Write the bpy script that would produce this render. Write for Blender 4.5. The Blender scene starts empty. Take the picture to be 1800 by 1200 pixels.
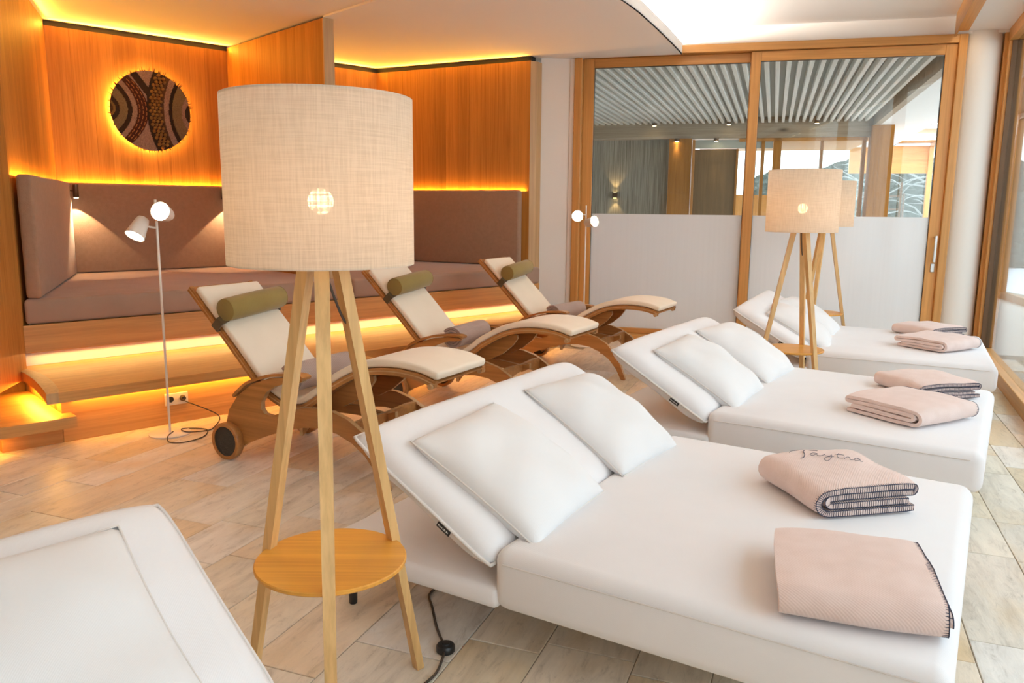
import bpy, bmesh, math, random
from mathutils import Vector, Matrix
random.seed(7)
PI = math.pi
SC = bpy.context.scene
COL = SC.collection
R = math.radians

# ------------------------------------------------------------------ camera
cam_d = bpy.data.cameras.new('camera'); cam = bpy.data.objects.new('camera', cam_d); COL.objects.link(cam)
cam_d.sensor_width = 36.0; cam_d.lens = 1400.0 / 1800.0 * 36.0
cam_d.clip_start = 0.05; cam_d.clip_end = 200
PITCH, ROLL, EYE = 0.167, 0.0095, 1.43
cam.matrix_world = Matrix.Translation((0, 0, EYE)) @ Matrix.Rotation(PI/2 - PITCH, 4, 'X') @ Matrix.Rotation(ROLL, 4, 'Z')
SC.camera = cam
# ------------------------------------------------------------------ colour management
vs = SC.view_settings
vs.view_transform = 'Standard'; vs.look = 'None'; vs.gamma = 1.0; vs.use_curve_mapping = False
vs.exposure = 0.2
# ------------------------------------------------------------------ world: bright, thinly veiled winter sky
W = bpy.data.worlds.new('sky'); SC.world = W; W.use_nodes = True
wn = W.node_tree; bg = wn.nodes['Background']
tc = wn.nodes.new('ShaderNodeTexCoord'); sep = wn.nodes.new('ShaderNodeSeparateXYZ'); rmp = wn.nodes.new('ShaderNodeValToRGB')
wn.links.new(tc.outputs['Generated'], sep.inputs[0]); wn.links.new(sep.outputs['Z'], rmp.inputs[0]); wn.links.new(rmp.outputs[0], bg.inputs['Color'])
rmp.color_ramp.elements[0].position = 0.0; rmp.color_ramp.elements[0].color = (0.92, 0.965, 1.0, 1)
rmp.color_ramp.elements[1].position = 0.7; rmp.color_ramp.elements[1].color = (0.74, 0.87, 1.0, 1)
bg.inputs['Strength'].default_value = 3.15
SC.cycles.use_denoising = True
SC.cycles.max_bounces = 10; SC.cycles.diffuse_bounces = 6; SC.cycles.glossy_bounces = 4
SC.cycles.transmission_bounces = 6; SC.cycles.transparent_max_bounces = 12
SC.cycles.sample_clamp_indirect = 6.0
SC.cycles.caustics_reflective = False; SC.cycles.caustics_refractive = False
# portals: sky light is sampled through the two glazed sides only
def portal(loc, rz, w, h):
    l = bpy.data.lights.new('window_portal', 'AREA'); l.shape = 'RECTANGLE'; l.size = w; l.size_y = h
    l.cycles.is_portal = True
    o = bpy.data.objects.new('window_portal', l); COL.objects.link(o)
    o.matrix_world = Matrix.Translation(loc) @ Matrix.Rotation(rz, 4, 'Z') @ Matrix.Rotation(PI/2, 4, 'X')
    return o

# ================================================================== helpers
def frame(origin, ang):
    return Matrix.Translation(origin) @ Matrix.Rotation(R(ang), 4, 'Z')
ALC = frame((-2.925, 4.444, 0), 43.5)      # x along the bench, y into the alcove
BED = frame((-0.057, 2.293, 0), -31.2)     # x head->foot, y to the next bed
LNG = frame((-1.604, 4.378, 0), -29.0)     # x head->foot, y to the next lounger
DOR = frame((1.221, 8.743, 0), -14.9)      # x along the sliding doors, y beyond them
WIN = frame((3.783, 5.719, 0), 66.5)       # x along the window wall away from camera, y into the room
TIL = frame((0, 0, 0), 69.0)

class MB:
    def __init__(s): s.v = []; s.f = []
    def add(s, v, f):
        n = len(s.v); s.v += [tuple(p) for p in v]; s.f += [tuple(i + n for i in q) for q in f]; return s
    def box(s, x0, x1, y0, y1, z0, z1):
        return s.add([(x0,y0,z0),(x1,y0,z0),(x1,y1,z0),(x0,y1,z0),(x0,y0,z1),(x1,y0,z1),(x1,y1,z1),(x0,y1,z1)],
                     [(0,3,2,1),(4,5,6,7),(0,1,5,4),(1,2,6,5),(2,3,7,6),(3,0,4,7)])
    def rbox(s, x0, x1, y0, y1, z0, z1, r=0.01, seg=2):
        bm = bmesh.new(); bmesh.ops.create_cube(bm, size=1)
        for v in bm.verts:
            v.co = ((x0+x1)/2 + v.co.x*(x1-x0), (y0+y1)/2 + v.co.y*(y1-y0), (z0+z1)/2 + v.co.z*(z1-z0))
        bmesh.ops.bevel(bm, geom=bm.edges[:], offset=r, segments=seg, profile=0.5, affect='EDGES')
        s.bm(bm); return s
    def bm(s, bm):
        bm.verts.index_update(); s.add([v.co[:] for v in bm.verts], [[v.index for v in f.verts] for f in bm.faces]); bm.free(); return s
    def prism(s, poly, h0, h1, axis='z'):
        """poly: 2-D ring; extruded between h0 and h1 along axis (z: x,y / y: x,z / x: y,z)"""
        n = len(poly)
        m = {'z': lambda p,h:(p[0],p[1],h), 'y': lambda p,h:(p[0],h,p[1]), 'x': lambda p,h:(h,p[0],p[1])}[axis]
        v = [m(p,h0) for p in poly] + [m(p,h1) for p in poly]
        f = [tuple(range(n))[::-1], tuple(range(n,2*n))] + [(i,(i+1)%n,n+(i+1)%n,n+i) for i in range(n)]
        return s.add(v, f)
    def tube(s, pts, r, n=8, closed=False, rf=None):
        pts = [Vector(p) for p in pts]; N = len(pts); v = []; f = []
        up = None
        for i, p in enumerate(pts):
            a = pts[(i-1) % N] if (closed or i > 0) else p
            b = pts[(i+1) % N] if (closed or i < N-1) else p
            t = (b - a).normalized() if (b-a).length > 1e-9 else Vector((0,0,1))
            if up is None:
                up = Vector((0,0,1)) if abs(t.z) < 0.9 else Vector((1,0,0))
            s1 = t.cross(up)
            if s1.length < 1e-6: s1 = t.orthogonal()
            s1.normalize(); s2 = s1.cross(t).normalized(); up = s2
            rr = r if rf is None else rf(i/(N-1))
            for k in range(n):
                q = p + (s1*math.cos(2*PI*k/n) + s2*math.sin(2*PI*k/n))*rr
                v.append(q[:])
        M = N if closed else N-1
        for i in range(M):
            for k in range(n):
                a = i*n+k; b = i*n+(k+1)%n; c = ((i+1)%N)*n+(k+1)%n; d = ((i+1)%N)*n+k
                f.append((a,b,c,d))
        if not closed:
            f.append(tuple(range(n))[::-1]); f.append(tuple((N-1)*n+k for k in range(n)))
        return s.add(v, f)
    def lathe(s, prof, n=32, cx=0, cy=0, cap=True):
        v = []; f = []; m = len(prof)
        for k in range(n):
            c, sn = math.cos(2*PI*k/n), math.sin(2*PI*k/n)
            for r, z in prof: v.append((cx+r*c, cy+r*sn, z))
        for k in range(n):
            for j in range(m-1):
                f.append((k*m+j, ((k+1)%n)*m+j, ((k+1)%n)*m+j+1, k*m+j+1))
        if cap:
            f.append(tuple(k*m for k in range(n))[::-1]); f.append(tuple(k*m+m-1 for k in range(n)))
        return s.add(v, f)
    def xf(s, M):
        s.v = [tuple(M @ Vector(p)) for p in s.v]; return s
    def build(s, name, mat, parent=None, M=None, smooth=False, angle=None):
        me = bpy.data.meshes.new(name); me.from_pydata(s.v, [], s.f); me.update()
        bm = bmesh.new(); bm.from_mesh(me); bmesh.ops.recalc_face_normals(bm, faces=bm.faces[:]); bm.to_mesh(me); bm.free()
        o = bpy.data.objects.new(name, me); COL.objects.link(o)
        if mat: me.materials.append(mat)
        if smooth:
            for p in me.polygons: p.use_smooth = True
            if angle is not None:
                me.set_sharp_from_angle(angle=R(angle))
        if parent: o.parent = parent
        if M is not None: o.matrix_local = M
        return o

def tag(o, label, cat=None, group=None, kind=None):
    o['label'] = label
    if cat: o['category'] = cat
    if group: o['group'] = group
    if kind: o['kind'] = kind
    return o
def empty(name, M, label=None, cat=None, group=None, kind=None):
    o = bpy.data.objects.new(name, None); COL.objects.link(o); o.matrix_world = M; o.empty_display_size = 0.1
    if label: tag(o, label, cat, group, kind)
    return o
def struct(o, label=None):
    o['kind'] = 'structure'
    if label: o['label'] = label
    return o
def kids(o): return [c for c in bpy.data.objects if c.parent == o]
def copy_tree(o, parent=None):
    c = o.copy(); COL.objects.link(c)
    if parent: c.parent = parent
    for ch in kids(o): copy_tree(ch, c)
    return c
def catmull(P, n=6):
    out = []; P = [Vector(p) for p in P]
    Q = [P[0]*2-P[1]] + P + [P[-1]*2-P[-2]]
    for i in range(1, len(Q)-2):
        for k in range(n):
            t = k/n
            out.append(0.5*((2*Q[i]) + (-Q[i-1]+Q[i+1])*t + (2*Q[i-1]-5*Q[i]+4*Q[i+1]-Q[i+2])*t*t + (-Q[i-1]+3*Q[i]-3*Q[i+1]+Q[i+2])*t**3))
    out.append(P[-1]); return out
def area(name, M, w, h, power, col, parent=None, spread=None):
    l = bpy.data.lights.new(name, 'AREA'); l.shape = 'RECTANGLE'; l.size = w; l.size_y = h; l.energy = power; l.color = col
    if spread: l.spread = R(spread)
    o = bpy.data.objects.new(name, l); COL.objects.link(o)
    if parent: o.parent = parent; o.matrix_local = M
    else: o.matrix_world = M
    return o
def strip(name, F, a, b, normal, width, power, col, spread=None):
    """LED strip from a to b (frame F), shining along normal (frame F)"""
    a = F @ Vector(a); b = F @ Vector(b); nz = -(F.to_3x3() @ Vector(normal)).normalized()
    x = (b-a).normalized(); y = nz.cross(x).normalized(); nz = x.cross(y)
    M = Matrix((x, y, nz)).transposed().to_4x4(); M.translation = (a+b)/2
    return area(name, M, (b-a).length, width, power, col, None, spread)
def spot(name, loc, direction, power, col, ang, blend=0.3, rad=0.02):
    l = bpy.data.lights.new(name, 'SPOT'); l.energy = power; l.color = col; l.spot_size = R(ang); l.spot_blend = blend; l.shadow_soft_size = rad
    o = bpy.data.objects.new(name, l); COL.objects.link(o)
    o.matrix_world = Matrix.Translation(loc) @ Vector(direction).to_track_quat('-Z', 'Y').to_matrix().to_4x4()
    return o

# ================================================================== materials
class N:
    def __init__(s, name):
        s.m = bpy.data.materials.new(name); s.m.use_nodes = True; s.t = s.m.node_tree; s.t.nodes.clear()
        s.out = s.t.nodes.new('ShaderNodeOutputMaterial')
    def n(s, typ, **k):
        x = s.t.nodes.new(typ)
        for a, b in k.items():
            if a.startswith('i_'): x.inputs[a[2:].replace('_', ' ')].default_value = b
            else: setattr(x, a, b)
        return x
    def l(s, a, b): s.t.links.new(a, b)
    def ramp(s, fac, stops):
        r = s.n('ShaderNodeValToRGB'); e = r.color_ramp.elements
        while len(e) < len(stops): e.new(0.5)
        for i, (p, c) in enumerate(stops): e[i].position = p; e[i].color = (*c, 1)
        s.l(fac, r.inputs[0]); return r.outputs[0]
    def mix(s, fac, a, b, mode='MIX'):
        m = s.n('ShaderNodeMix', data_type='RGBA', blend_type=mode)
        for src, i in ((fac, 0), (a, 6), (b, 7)):
            if isinstance(src, (int, float)): m.inputs[i].default_value = src
            elif isinstance(src, tuple): m.inputs[i].default_value = (*src, 1)
            else: s.l(src, m.inputs[i])
        return m.outputs[2]
    def bsdf(s, color, rough=0.6, bump=None, bstr=0.2, bdist=0.005, **k):
        b = s.n('ShaderNodeBsdfPrincipled')
        if isinstance(color, tuple): b.inputs['Base Color'].default_value = (*color, 1)
        else: s.l(color, b.inputs['Base Color'])
        if isinstance(rough, (int, float)): b.inputs['Roughness'].default_value = rough
        else: s.l(rough, b.inputs['Roughness'])
        for a, v in k.items(): b.inputs[a.replace('_', ' ')].default_value = v
        if bump is not None:
            bp = s.n('ShaderNodeBump'); bp.inputs['Strength'].default_value = bstr; bp.inputs['Distance'].default_value = bdist
            s.l(bump, bp.inputs['Height']); s.l(bp.outputs[0], b.inputs['Normal'])
        s.l(b.outputs[0], s.out.inputs[0]); return s.m
    def coords(s, scale, kind='Object', seed=True):
        t = s.n('ShaderNodeTexCoord'); mp = s.n('ShaderNodeMapping'); mp.inputs['Scale'].default_value = scale
        s.l(t.outputs[kind], mp.inputs[0])
        if seed:
            oi = s.n('ShaderNodeObjectInfo'); ml = s.n('ShaderNodeMath', operation='MULTIPLY'); ml.inputs[1].default_value = 37.0
            s.l(oi.outputs['Random'], ml.inputs[0])
            cx = s.n('ShaderNodeCombineXYZ'); s.l(ml.outputs[0], cx.inputs[0]); s.l(ml.outputs[0], cx.inputs[1])
            s.l(cx.outputs[0], mp.inputs['Location'])
        return mp.outputs[0]
    def noise(s, vec, scale, detail=4, rough=0.5, dist=0.0):
        x = s.n('ShaderNodeTexNoise'); s.l(vec, x.inputs['Vector']); x.inputs['Scale'].default_value = scale
        x.inputs['Detail'].default_value = detail; x.inputs['Roughness'].default_value = rough; x.inputs['Distortion'].default_value = dist
        return x.outputs['Fac']

def plain(name, col, rough=0.5, **k):
    return N(name).bsdf(col, rough, **k)
def wood(name, dark, light, axis='z', rough=0.45, vary=0.25, scale=1.0, knots=False, **k):
    a = N(name)
    sc = {'x': (0.6, 9, 9), 'y': (9, 0.6, 9), 'z': (9, 9, 0.6)}[axis]
    sc2 = {'x': (1.2, 60, 60), 'y': (60, 1.2, 60), 'z': (60, 60, 1.2)}[axis]
    v = a.coords(tuple(q*scale for q in sc)); v2 = a.coords(tuple(q*scale for q in sc2))
    n1 = a.noise(v, 1.0, 5, 0.6, 1.2); n2 = a.noise(v2, 1.0, 3, 0.6)
    c = a.ramp(n1, [(0.3, dark), (0.7, light)])
    mid = tuple((x*0.55+y*0.45) for x, y in zip(dark, light))
    c2 = a.ramp(n2, [(0.35, tuple(x*0.72 for x in mid)), (0.6, light)])
    c = a.mix(0.35, c, c2)
    oi = a.n('ShaderNodeObjectInfo')
    tone = a.ramp(oi.outputs['Random'], [(0.0, (1-vary,)*3), (1.0, (1.0+vary*0.25,)*3)])
    c = a.mix(1.0, c, tone, 'MULTIPLY')
    if knots:
        vo = a.n('ShaderNodeTexVoronoi'); a.l(a.coords({'x': (0.9,2.4,2.4), 'z': (2.4,2.4,.9), 'y': (2.4,.9,2.4)}[axis]), vo.inputs['Vector']); vo.inputs['Scale'].default_value = 1.0
        kn = a.ramp(vo.outputs['Distance'], [(0.03, (1,1,1)), (0.12, (0,0,0))])
        c = a.mix(kn, c, tuple(x*0.35 for x in dark))
    return a.bsdf(c, rough, bump=n2, bstr=0.12, bdist=0.002, **k)
def fabric(name, col, col2=None, weave=420, rough=0.9, bump=0.25, mott=6, wrinkle=0.0, sheen=0.25, twill=True):
    a = N(name); v = a.coords((1,1,1), seed=False)
    w1 = a.n('ShaderNodeTexWave', wave_type='BANDS', bands_direction='DIAGONAL'); a.l(v, w1.inputs['Vector']); w1.inputs['Scale'].default_value = weave/6.28
    n1 = a.noise(v, weave, 2); n2 = a.noise(v, mott, 4)
    hs = a.n('ShaderNodeMath', operation='ADD'); a.l(w1.outputs['Fac'], hs.inputs[0]); a.l(n1, hs.inputs[1])
    col2 = col2 or tuple(x*0.9 for x in col)
    c = a.ramp(n2, [(0.3, col2), (0.7, col)])
    h = hs.outputs[0] if twill else n1
    if wrinkle:
        n3 = a.noise(v, 9, 3, 0.5, 0.6); m = a.n('ShaderNodeMath', operation='MULTIPLY_ADD'); a.l(n3, m.inputs[0]); m.inputs[1].default_value = wrinkle; a.l(h, m.inputs[2]); h = m.outputs[0]
    m = a.bsdf(c, rough, bump=h, bstr=bump, bdist=0.0015)
    b = [x for x in a.t.nodes if x.type == 'BSDF_PRINCIPLED'][0]
    b.inputs['Sheen Weight'].default_value = sheen; b.inputs['Sheen Roughness'].default_value = 0.5
    b.inputs['Specular IOR Level'].default_value = 0.2
    return m
def emit(name, col, st):
    a = N(name); e = a.n('ShaderNodeEmission'); e.inputs[0].default_value = (*col, 1); e.inputs[1].default_value = st
    a.l(e.outputs[0], a.out.inputs[0]); return a.m
def glassy(name, tint=(0.95, 0.98, 0.97), refl=0.9, base=0.06):
    a = N(name); tr = a.n('ShaderNodeBsdfTransparent'); tr.inputs[0].default_value = (*tint, 1)
    gl = a.n('ShaderNodeBsdfGlossy'); gl.inputs['Roughness'].default_value = 0.0
    fr = a.n('ShaderNodeLayerWeight'); pw5 = a.n('ShaderNodeMath', operation='POWER'); a.l(fr.outputs['Facing'], pw5.inputs[0]); pw5.inputs[1].default_value = 5.0
    mx = a.n('ShaderNodeMath', operation='MULTIPLY_ADD'); a.l(pw5.outputs[0], mx.inputs[0]); mx.inputs[1].default_value = 0.96; mx.inputs[2].default_value = 0.04
    ms = a.n('ShaderNodeMixShader'); a.l(mx.outputs[0], ms.inputs[0]); a.l(tr.outputs[0], ms.inputs[1]); a.l(gl.outputs[0], ms.inputs[2])
    a.l(ms.outputs[0], a.out.inputs[0]); return a.m

OAK_D, OAK_L = (0.38, 0.15, 0.026), (0.60, 0.275, 0.062)
M = {}
M['oak_wall'] = wood('oak_wall', OAK_D, OAK_L, 'z', 0.55, 0.22, Specular_IOR_Level=0.2)
M['oak_bench'] = wood('oak_bench', (0.46,0.20,0.05), (0.68,0.345,0.105), 'x', 0.45, 0.08, knots=True)
M['oak_trim'] = wood('oak_trim', (0.44,0.26,0.115), (0.60,0.38,0.18), 'z', 0.45, 0.05)
M['oak_lamp'] = wood('oak_lamp', (0.56,0.32,0.11), (0.82,0.53,0.23), 'z', 0.4, 0.12)
M['oak_tray'] = wood('oak_tray', (0.58,0.235,0.03), (0.80,0.39,0.06), 'x', 0.38, 0.05, 1.3)
M['larch'] = wood('larch', (0.52,0.24,0.06), (0.70,0.345,0.10), 'z', 0.4, 0.1)
M['larch_h'] = wood('larch_h', (0.52,0.24,0.06), (0.70,0.345,0.10), 'x', 0.4, 0.1)
M['walnut'] = wood('walnut', (0.26,0.10,0.026), (0.50,0.225,0.065), 'x', 0.35, 0.1)
M['walnut_edge'] = wood('walnut_edge', (0.42,0.24,0.10), (0.60,0.38,0.19), 'x', 0.4, 0.05)
M['plaster'] = N('plaster'); _p = M['plaster']; M['plaster'] = _p.bsdf((0.80,0.765,0.72), 0.85, bump=_p.noise(_p.coords((1,1,1), seed=False), 160, 2), bstr=0.06)
M['ceil'] = N('ceil'); _p = M['ceil']; M['ceil'] = _p.bsdf((0.88,0.865,0.845), 0.9, bump=_p.noise(_p.coords((1,1,1), seed=False), 220, 2), bstr=0.08)
M['shadow_gap'] = plain('shadow_gap', (0.02,0.018,0.016), 0.8)
M['mauve'] = fabric('mauve', (0.38,0.255,0.19), (0.345,0.23,0.17), 420, bump=0.35, wrinkle=1.5, twill=False)
M['mauve_back'] = fabric('mauve_back', (0.36,0.225,0.15), (0.32,0.20,0.13), 150, bump=0.9, mott=30, wrinkle=1.0, twill=False)
M['white_fab'] = fabric('white_fab', (0.80,0.79,0.805), (0.78,0.77,0.785), 700, bump=0.12)
M['pillow_fab'] = fabric('pillow_fab', (0.765,0.765,0.775), (0.745,0.745,0.755), 800, bump=0.10, wrinkle=1.5)
M['piping'] = fabric('piping', (0.74,0.70,0.67), None, 900, bump=0.2)
M['cream'] = fabric('cream', (0.90,0.78,0.63), (0.87,0.75,0.60), 600, bump=0.15, wrinkle=1.0)
M['olive'] = fabric('olive', (0.27,0.19,0.055), (0.24,0.165,0.045), 700, bump=0.3)
M['towel'] = fabric('towel', (0.38,0.285,0.25), (0.34,0.25,0.22), 300, bump=0.5)
M['pink'] = fabric('pink', (0.75,0.60,0.555), (0.70,0.545,0.495), 380, bump=0.3, mott=14, wrinkle=3.0)
M['strap'] = fabric('strap', (0.10,0.062,0.025), None, 700)
M['navy'] = plain('navy', (0.035,0.04,0.075), 0.8)
M['black'] = plain('black', (0.012,0.012,0.013), 0.35)
M['rubber'] = N('rubber'); _p = M['rubber']; M['rubber'] = _p.bsdf((0.035,0.028,0.022), 0.8, bump=_p.noise(_p.coords((1,1,1)), 220, 2), bstr=0.5)
M['white_metal'] = plain('white_metal', (0.80,0.74,0.68), 0.4)
M['bronze'] = plain('bronze', (0.14,0.085,0.05), 0.4, Metallic=0.6)
M['steel'] = plain('steel', (0.6,0.6,0.6), 0.3, Metallic=1.0)
M['socket'] = plain('socket', (0.72,0.66,0.56), 0.4)
M['cord'] = plain('cord', (0.06,0.045,0.035), 0.7)
M['glass'] = glassy('glass')
M['tag_white'] = plain('tag_white', (0.8,0.8,0.8), 0.8)
# frosted pane: acid-etched, scatters what comes from both sides
a = N('frost'); df = a.n('ShaderNodeBsdfDiffuse'); df.inputs[0].default_value = (0.76,0.77,0.78,1); tl = a.n('ShaderNodeBsdfTranslucent'); tl.inputs[0].default_value = (0.93,0.96,0.99,1)
gs = a.n('ShaderNodeBsdfGlossy'); gs.inputs['Roughness'].default_value = 0.12
vv = a.coords((14,14,0.25), seed=False); nn = a.noise(vv, 3, 4); cr = a.ramp(nn, [(0.3,(0.90,0.915,0.93)),(0.7,(0.93,0.945,0.96))]); a.l(cr, df.inputs[0])
m1 = a.n('ShaderNodeMixShader'); m1.inputs[0].default_value = 0.38; a.l(df.outputs[0], m1.inputs[1]); a.l(tl.outputs[0], m1.inputs[2])
m2 = a.n('ShaderNodeMixShader'); m2.inputs[0].default_value = 0.05; a.l(m1.outputs[0], m2.inputs[1]); a.l(gs.outputs[0], m2.inputs[2]); a.l(m2.outputs[0], a.out.inputs[0]); M['frost'] = a.m
# linen lampshade: open weave lets light through
a = N('linen'); vv = a.coords((1,1,1), seed=False)
vx = a.coords((260,260,14), seed=False); vz = a.coords((9,9,300), seed=False)
nx = a.noise(vx, 1.0, 3); nz = a.noise(vz, 1.0, 3)
ad = a.n('ShaderNodeMath', operation='ADD'); a.l(nx, ad.inputs[0]); a.l(nz, ad.inputs[1]); hf = a.n('ShaderNodeMath', operation='MULTIPLY'); a.l(ad.outputs[0], hf.inputs[0]); hf.inputs[1].default_value = 0.5
cl = a.ramp(hf.outputs[0], [(0.34,(0.69,0.595,0.48)),(0.64,(0.78,0.69,0.575))])
df = a.n('ShaderNodeBsdfDiffuse'); a.l(cl, df.inputs[0]); tl = a.n('ShaderNodeBsdfTranslucent'); a.l(cl, tl.inputs[0]); tp = a.n('ShaderNodeBsdfTransparent')
m1 = a.n('ShaderNodeMixShader'); m1.inputs[0].default_value = 0.45; a.l(df.outputs[0], m1.inputs[1]); a.l(tl.outputs[0], m1.inputs[2])
m2 = a.n('ShaderNodeMixShader'); gp = a.ramp(hf.outputs[0], [(0.40,(0.075,0.075,0.075)),(0.56,(0.004,0.004,0.004))]); a.l(gp, m2.inputs[0]); a.l(m1.outputs[0], m2.inputs[1]); a.l(tp.outputs[0], m2.inputs[2]); a.l(m2.outputs[0], a.out.inputs[0]); M['linen'] = a.m
# stone tiles: each slab has its own tone and cleft grain
a = N('stone'); oi = a.n('ShaderNodeObjectInfo')
base = a.ramp(oi.outputs['Random'], [(0.0,(0.83,0.77,0.66)),(0.14,(0.72,0.61,0.43)),(0.28,(0.79,0.775,0.745)),(0.43,(0.85,0.775,0.62)),(0.57,(0.70,0.675,0.625)),(0.72,(0.81,0.65,0.455)),(0.86,(0.85,0.825,0.775)),(1.0,(0.81,0.71,0.54))])
v = a.coords((1.2,7,1)); g1 = a.noise(v, 1.0, 6, 0.65, 1.5)
g = a.ramp(g1, [(0.25,(0.66,0.63,0.60)),(0.5,(0.95,0.94,0.93)),(0.75,(1.08,1.07,1.06))])
c = a.mix(1.0, base, g, 'MULTIPLY')
v2 = a.coords((2,3,1)); g2 = a.noise(v2, 1.0, 4); rust = a.ramp(g2, [(0.5,(0,0,0)),(0.75,(0.6,0.6,0.6))])
c = a.mix(rust, c, (0.66,0.46,0.22))
v4 = a.coords((9,26,12)); g4 = a.noise(v4, 1.0, 6, 0.75, 0.8); c = a.mix(1.0, c, a.ramp(g4, [(0.30,(0.72,0.70,0.67)),(0.46,(1.0,1.0,1.0)),(0.7,(1.06,1.055,1.04))]), 'MULTIPLY')
v3 = a.coords((14,70,20)); g3 = a.noise(v3, 1.0, 5, 0.7)
M['stone'] = a.bsdf(c, 0.42, bump=g3, bstr=0.35, bdist=0.004)
a = N('grout'); M['grout'] = a.bsdf((0.36,0.31,0.25), 0.9)

# ================================================================== STRUCTURE
CZ = 3.003      # dropped ceiling over the alcoves
MZ = 3.25       # main ceiling
camI = cam.matrix_world.inverted()
def proj(p):
    q = camI @ Vector(p)
    return (900 + 1400*q.x/-q.z, 600 - 1400*q.y/-q.z, -q.z) if q.z < -0.05 else None
ALCI, DORI, WINI = ALC.inverted(), DOR.inverted(), WIN.inverted()

# ---- floor: bed of grout with every stone slab laid on it
fl = MB().box(-7, 9, -3.2, 19, -0.14, -0.004).build('floor', M['grout'])
struct(fl, 'floor of long natural stone slabs in beige, grey and tan')
yb = [-1.86,-1.56,-1.252,-1.067,-.85,-.558]
for w in (.26,.22,.30,.24,.30,.25,.345): yb.append(yb[-1]+w)
yb.append(1.612)
rt = random.Random(11)
while yb[-1] < 7.4: yb.append(yb[-1] + rt.choice((.18,.22,.25,.28,.31)))
while yb[0] > -5.5: yb.insert(0, yb[0] - rt.choice((.18,.22,.25,.28,.31)))
cand = []
for j in range(len(yb)-1):
    x = -4.0 - rt.random()*0.6
    while x < 12:
        L = rt.choice((.38,.46,.55,.62,.7,.8)); x0, x1, y0, y1 = x, x+L, yb[j], yb[j+1]; x += L
        c = TIL @ Vector(((x0+x1)/2, (y0+y1)/2, 0))
        if (ALCI @ c).y > 0.25 or (DORI @ c).y > 0.2 or (WINI @ c).y < -0.15 or c.y < -2.9 or c.x < -6.5: continue
        p = proj(c); vis = False; size = 0
        if p and -150 < p[0] < 1950 and 380 < p[1] < 1420: vis = True; size = (x1-x0)*(y1-y0)/p[2]**2
        cand.append((size if vis else -1, x0, x1, y0, y1))
cand.sort(key=lambda q: -q[0])
rest = MB(); ntile = 0
tile_ms = {}
for size, x0, x1, y0, y1 in cand:
    g = 0.0018; hx, hy = (x1-x0)/2-g, (y1-y0)/2-g; cx, cy = (x0+x1)/2, (y0+y1)/2
    up = rt.uniform(-0.0006, 0.0006)
    if size > 0 and ntile < 295:
        ntile += 1; key = (round(hx,3), round(hy,3))
        if key not in tile_ms:
            o = MB().add([(-hx,-hy,-.01),(hx,-hy,-.01),(hx,hy,-.01),(-hx,hy,-.01),(-hx,-hy,-.0015),(hx,-hy,-.0015),(hx,hy,-.0015),(-hx,hy,-.0015),
                          (-hx+.002,-hy+.002,0),(hx-.002,-hy+.002,0),(hx-.002,hy-.002,0),(-hx+.002,hy-.002,0)],
                         [(0,3,2,1),(0,1,5,4),(1,2,6,5),(2,3,7,6),(3,0,4,7),(4,5,9,8),(5,6,10,9),(6,7,11,10),(7,4,8,11),(8,9,10,11)]).build('stone_tile', M['stone'])
            tile_ms[key] = o.data
        else:
            o = bpy.data.objects.new('stone_tile', tile_ms[key]); COL.objects.link(o)
        o.parent = fl; o.matrix_local = TIL @ Matrix.Translation((cx, cy, up))
    else:
        rest.box(cx-hx, cx+hx, cy-hy, cy+hy, -.01, up)
ro = rest.build('stone_paving', M['stone'], fl, TIL); ro['kind'] = 'stuff'

# ---- panelled walls of the alcoves
def plank_wall(name, F, p0, p1, z0, z1, side, label, thick=0.10, wmin=.13, wmax=.24, seed=1, mat='oak_wall', pt=.016):
    rr = random.Random(seed)
    p0 = Vector((*p0, 0)); p1 = Vector((*p1, 0)); L = (p1-p0).length; ang = math.atan2(p1.y-p0.y, p1.x-p0.x)
    Mx = F @ Matrix.Translation(p0) @ Matrix.Rotation(ang, 4, 'Z')
    s = side
    y0, y1 = sorted((-s*pt, -s*(pt+thick)))
    w = MB().box(0, L, y0, y1, z0, CZ+.01).build(name, M['shadow_gap'], None, None); w.matrix_world = Mx; struct(w, label)
    x = 0
    while x < L-0.02:
        ww = rr.uniform(wmin, wmax)
        if L - (x+ww) < 0.08: ww = L-x
        a0, a1 = sorted((0.0, -s*pt))
        o = MB().box(-ww/2+.0007, ww/2-.0007, a0, a1, z0, z1).build('plank', M[mat], w)
        o.matrix_local = Matrix.Translation((x+ww/2, 0, 0)); x += ww
    return w
WT = 2.955
Bc, Fc, Gc = (1.098, 2.871), (4.55, 2.885), (5.223, 1.006)
plank_wall('wall_back', ALC, (0.95, 2.871), (2.756, 2.871), 0, WT, -1, 'oak panelled back wall of the left alcove', seed=3)
plank_wall('wall_back.001', ALC, (2.828, 2.876), (4.62, 2.885), 0, WT, -1, 'oak panelled back wall of the right alcove', seed=5)
plank_wall('wall_left', ALC, (0.30, 0.77), Bc, 0.6, WT+.05, -1, 'oak panelled left side wall of the left alcove', seed=7)
plank_wall('wall_left.001', ALC, (-0.52, -0.58), (0.30, 0.77), 0.275, WT+.05, -1, 'oak panelled wall end beside the low step', seed=9, wmin=.3, wmax=.5)
plank_wall('wall_right', ALC, Fc, Gc, 0, WT, -1, 'oak panelled right side wall of the right alcove', seed=13)
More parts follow.
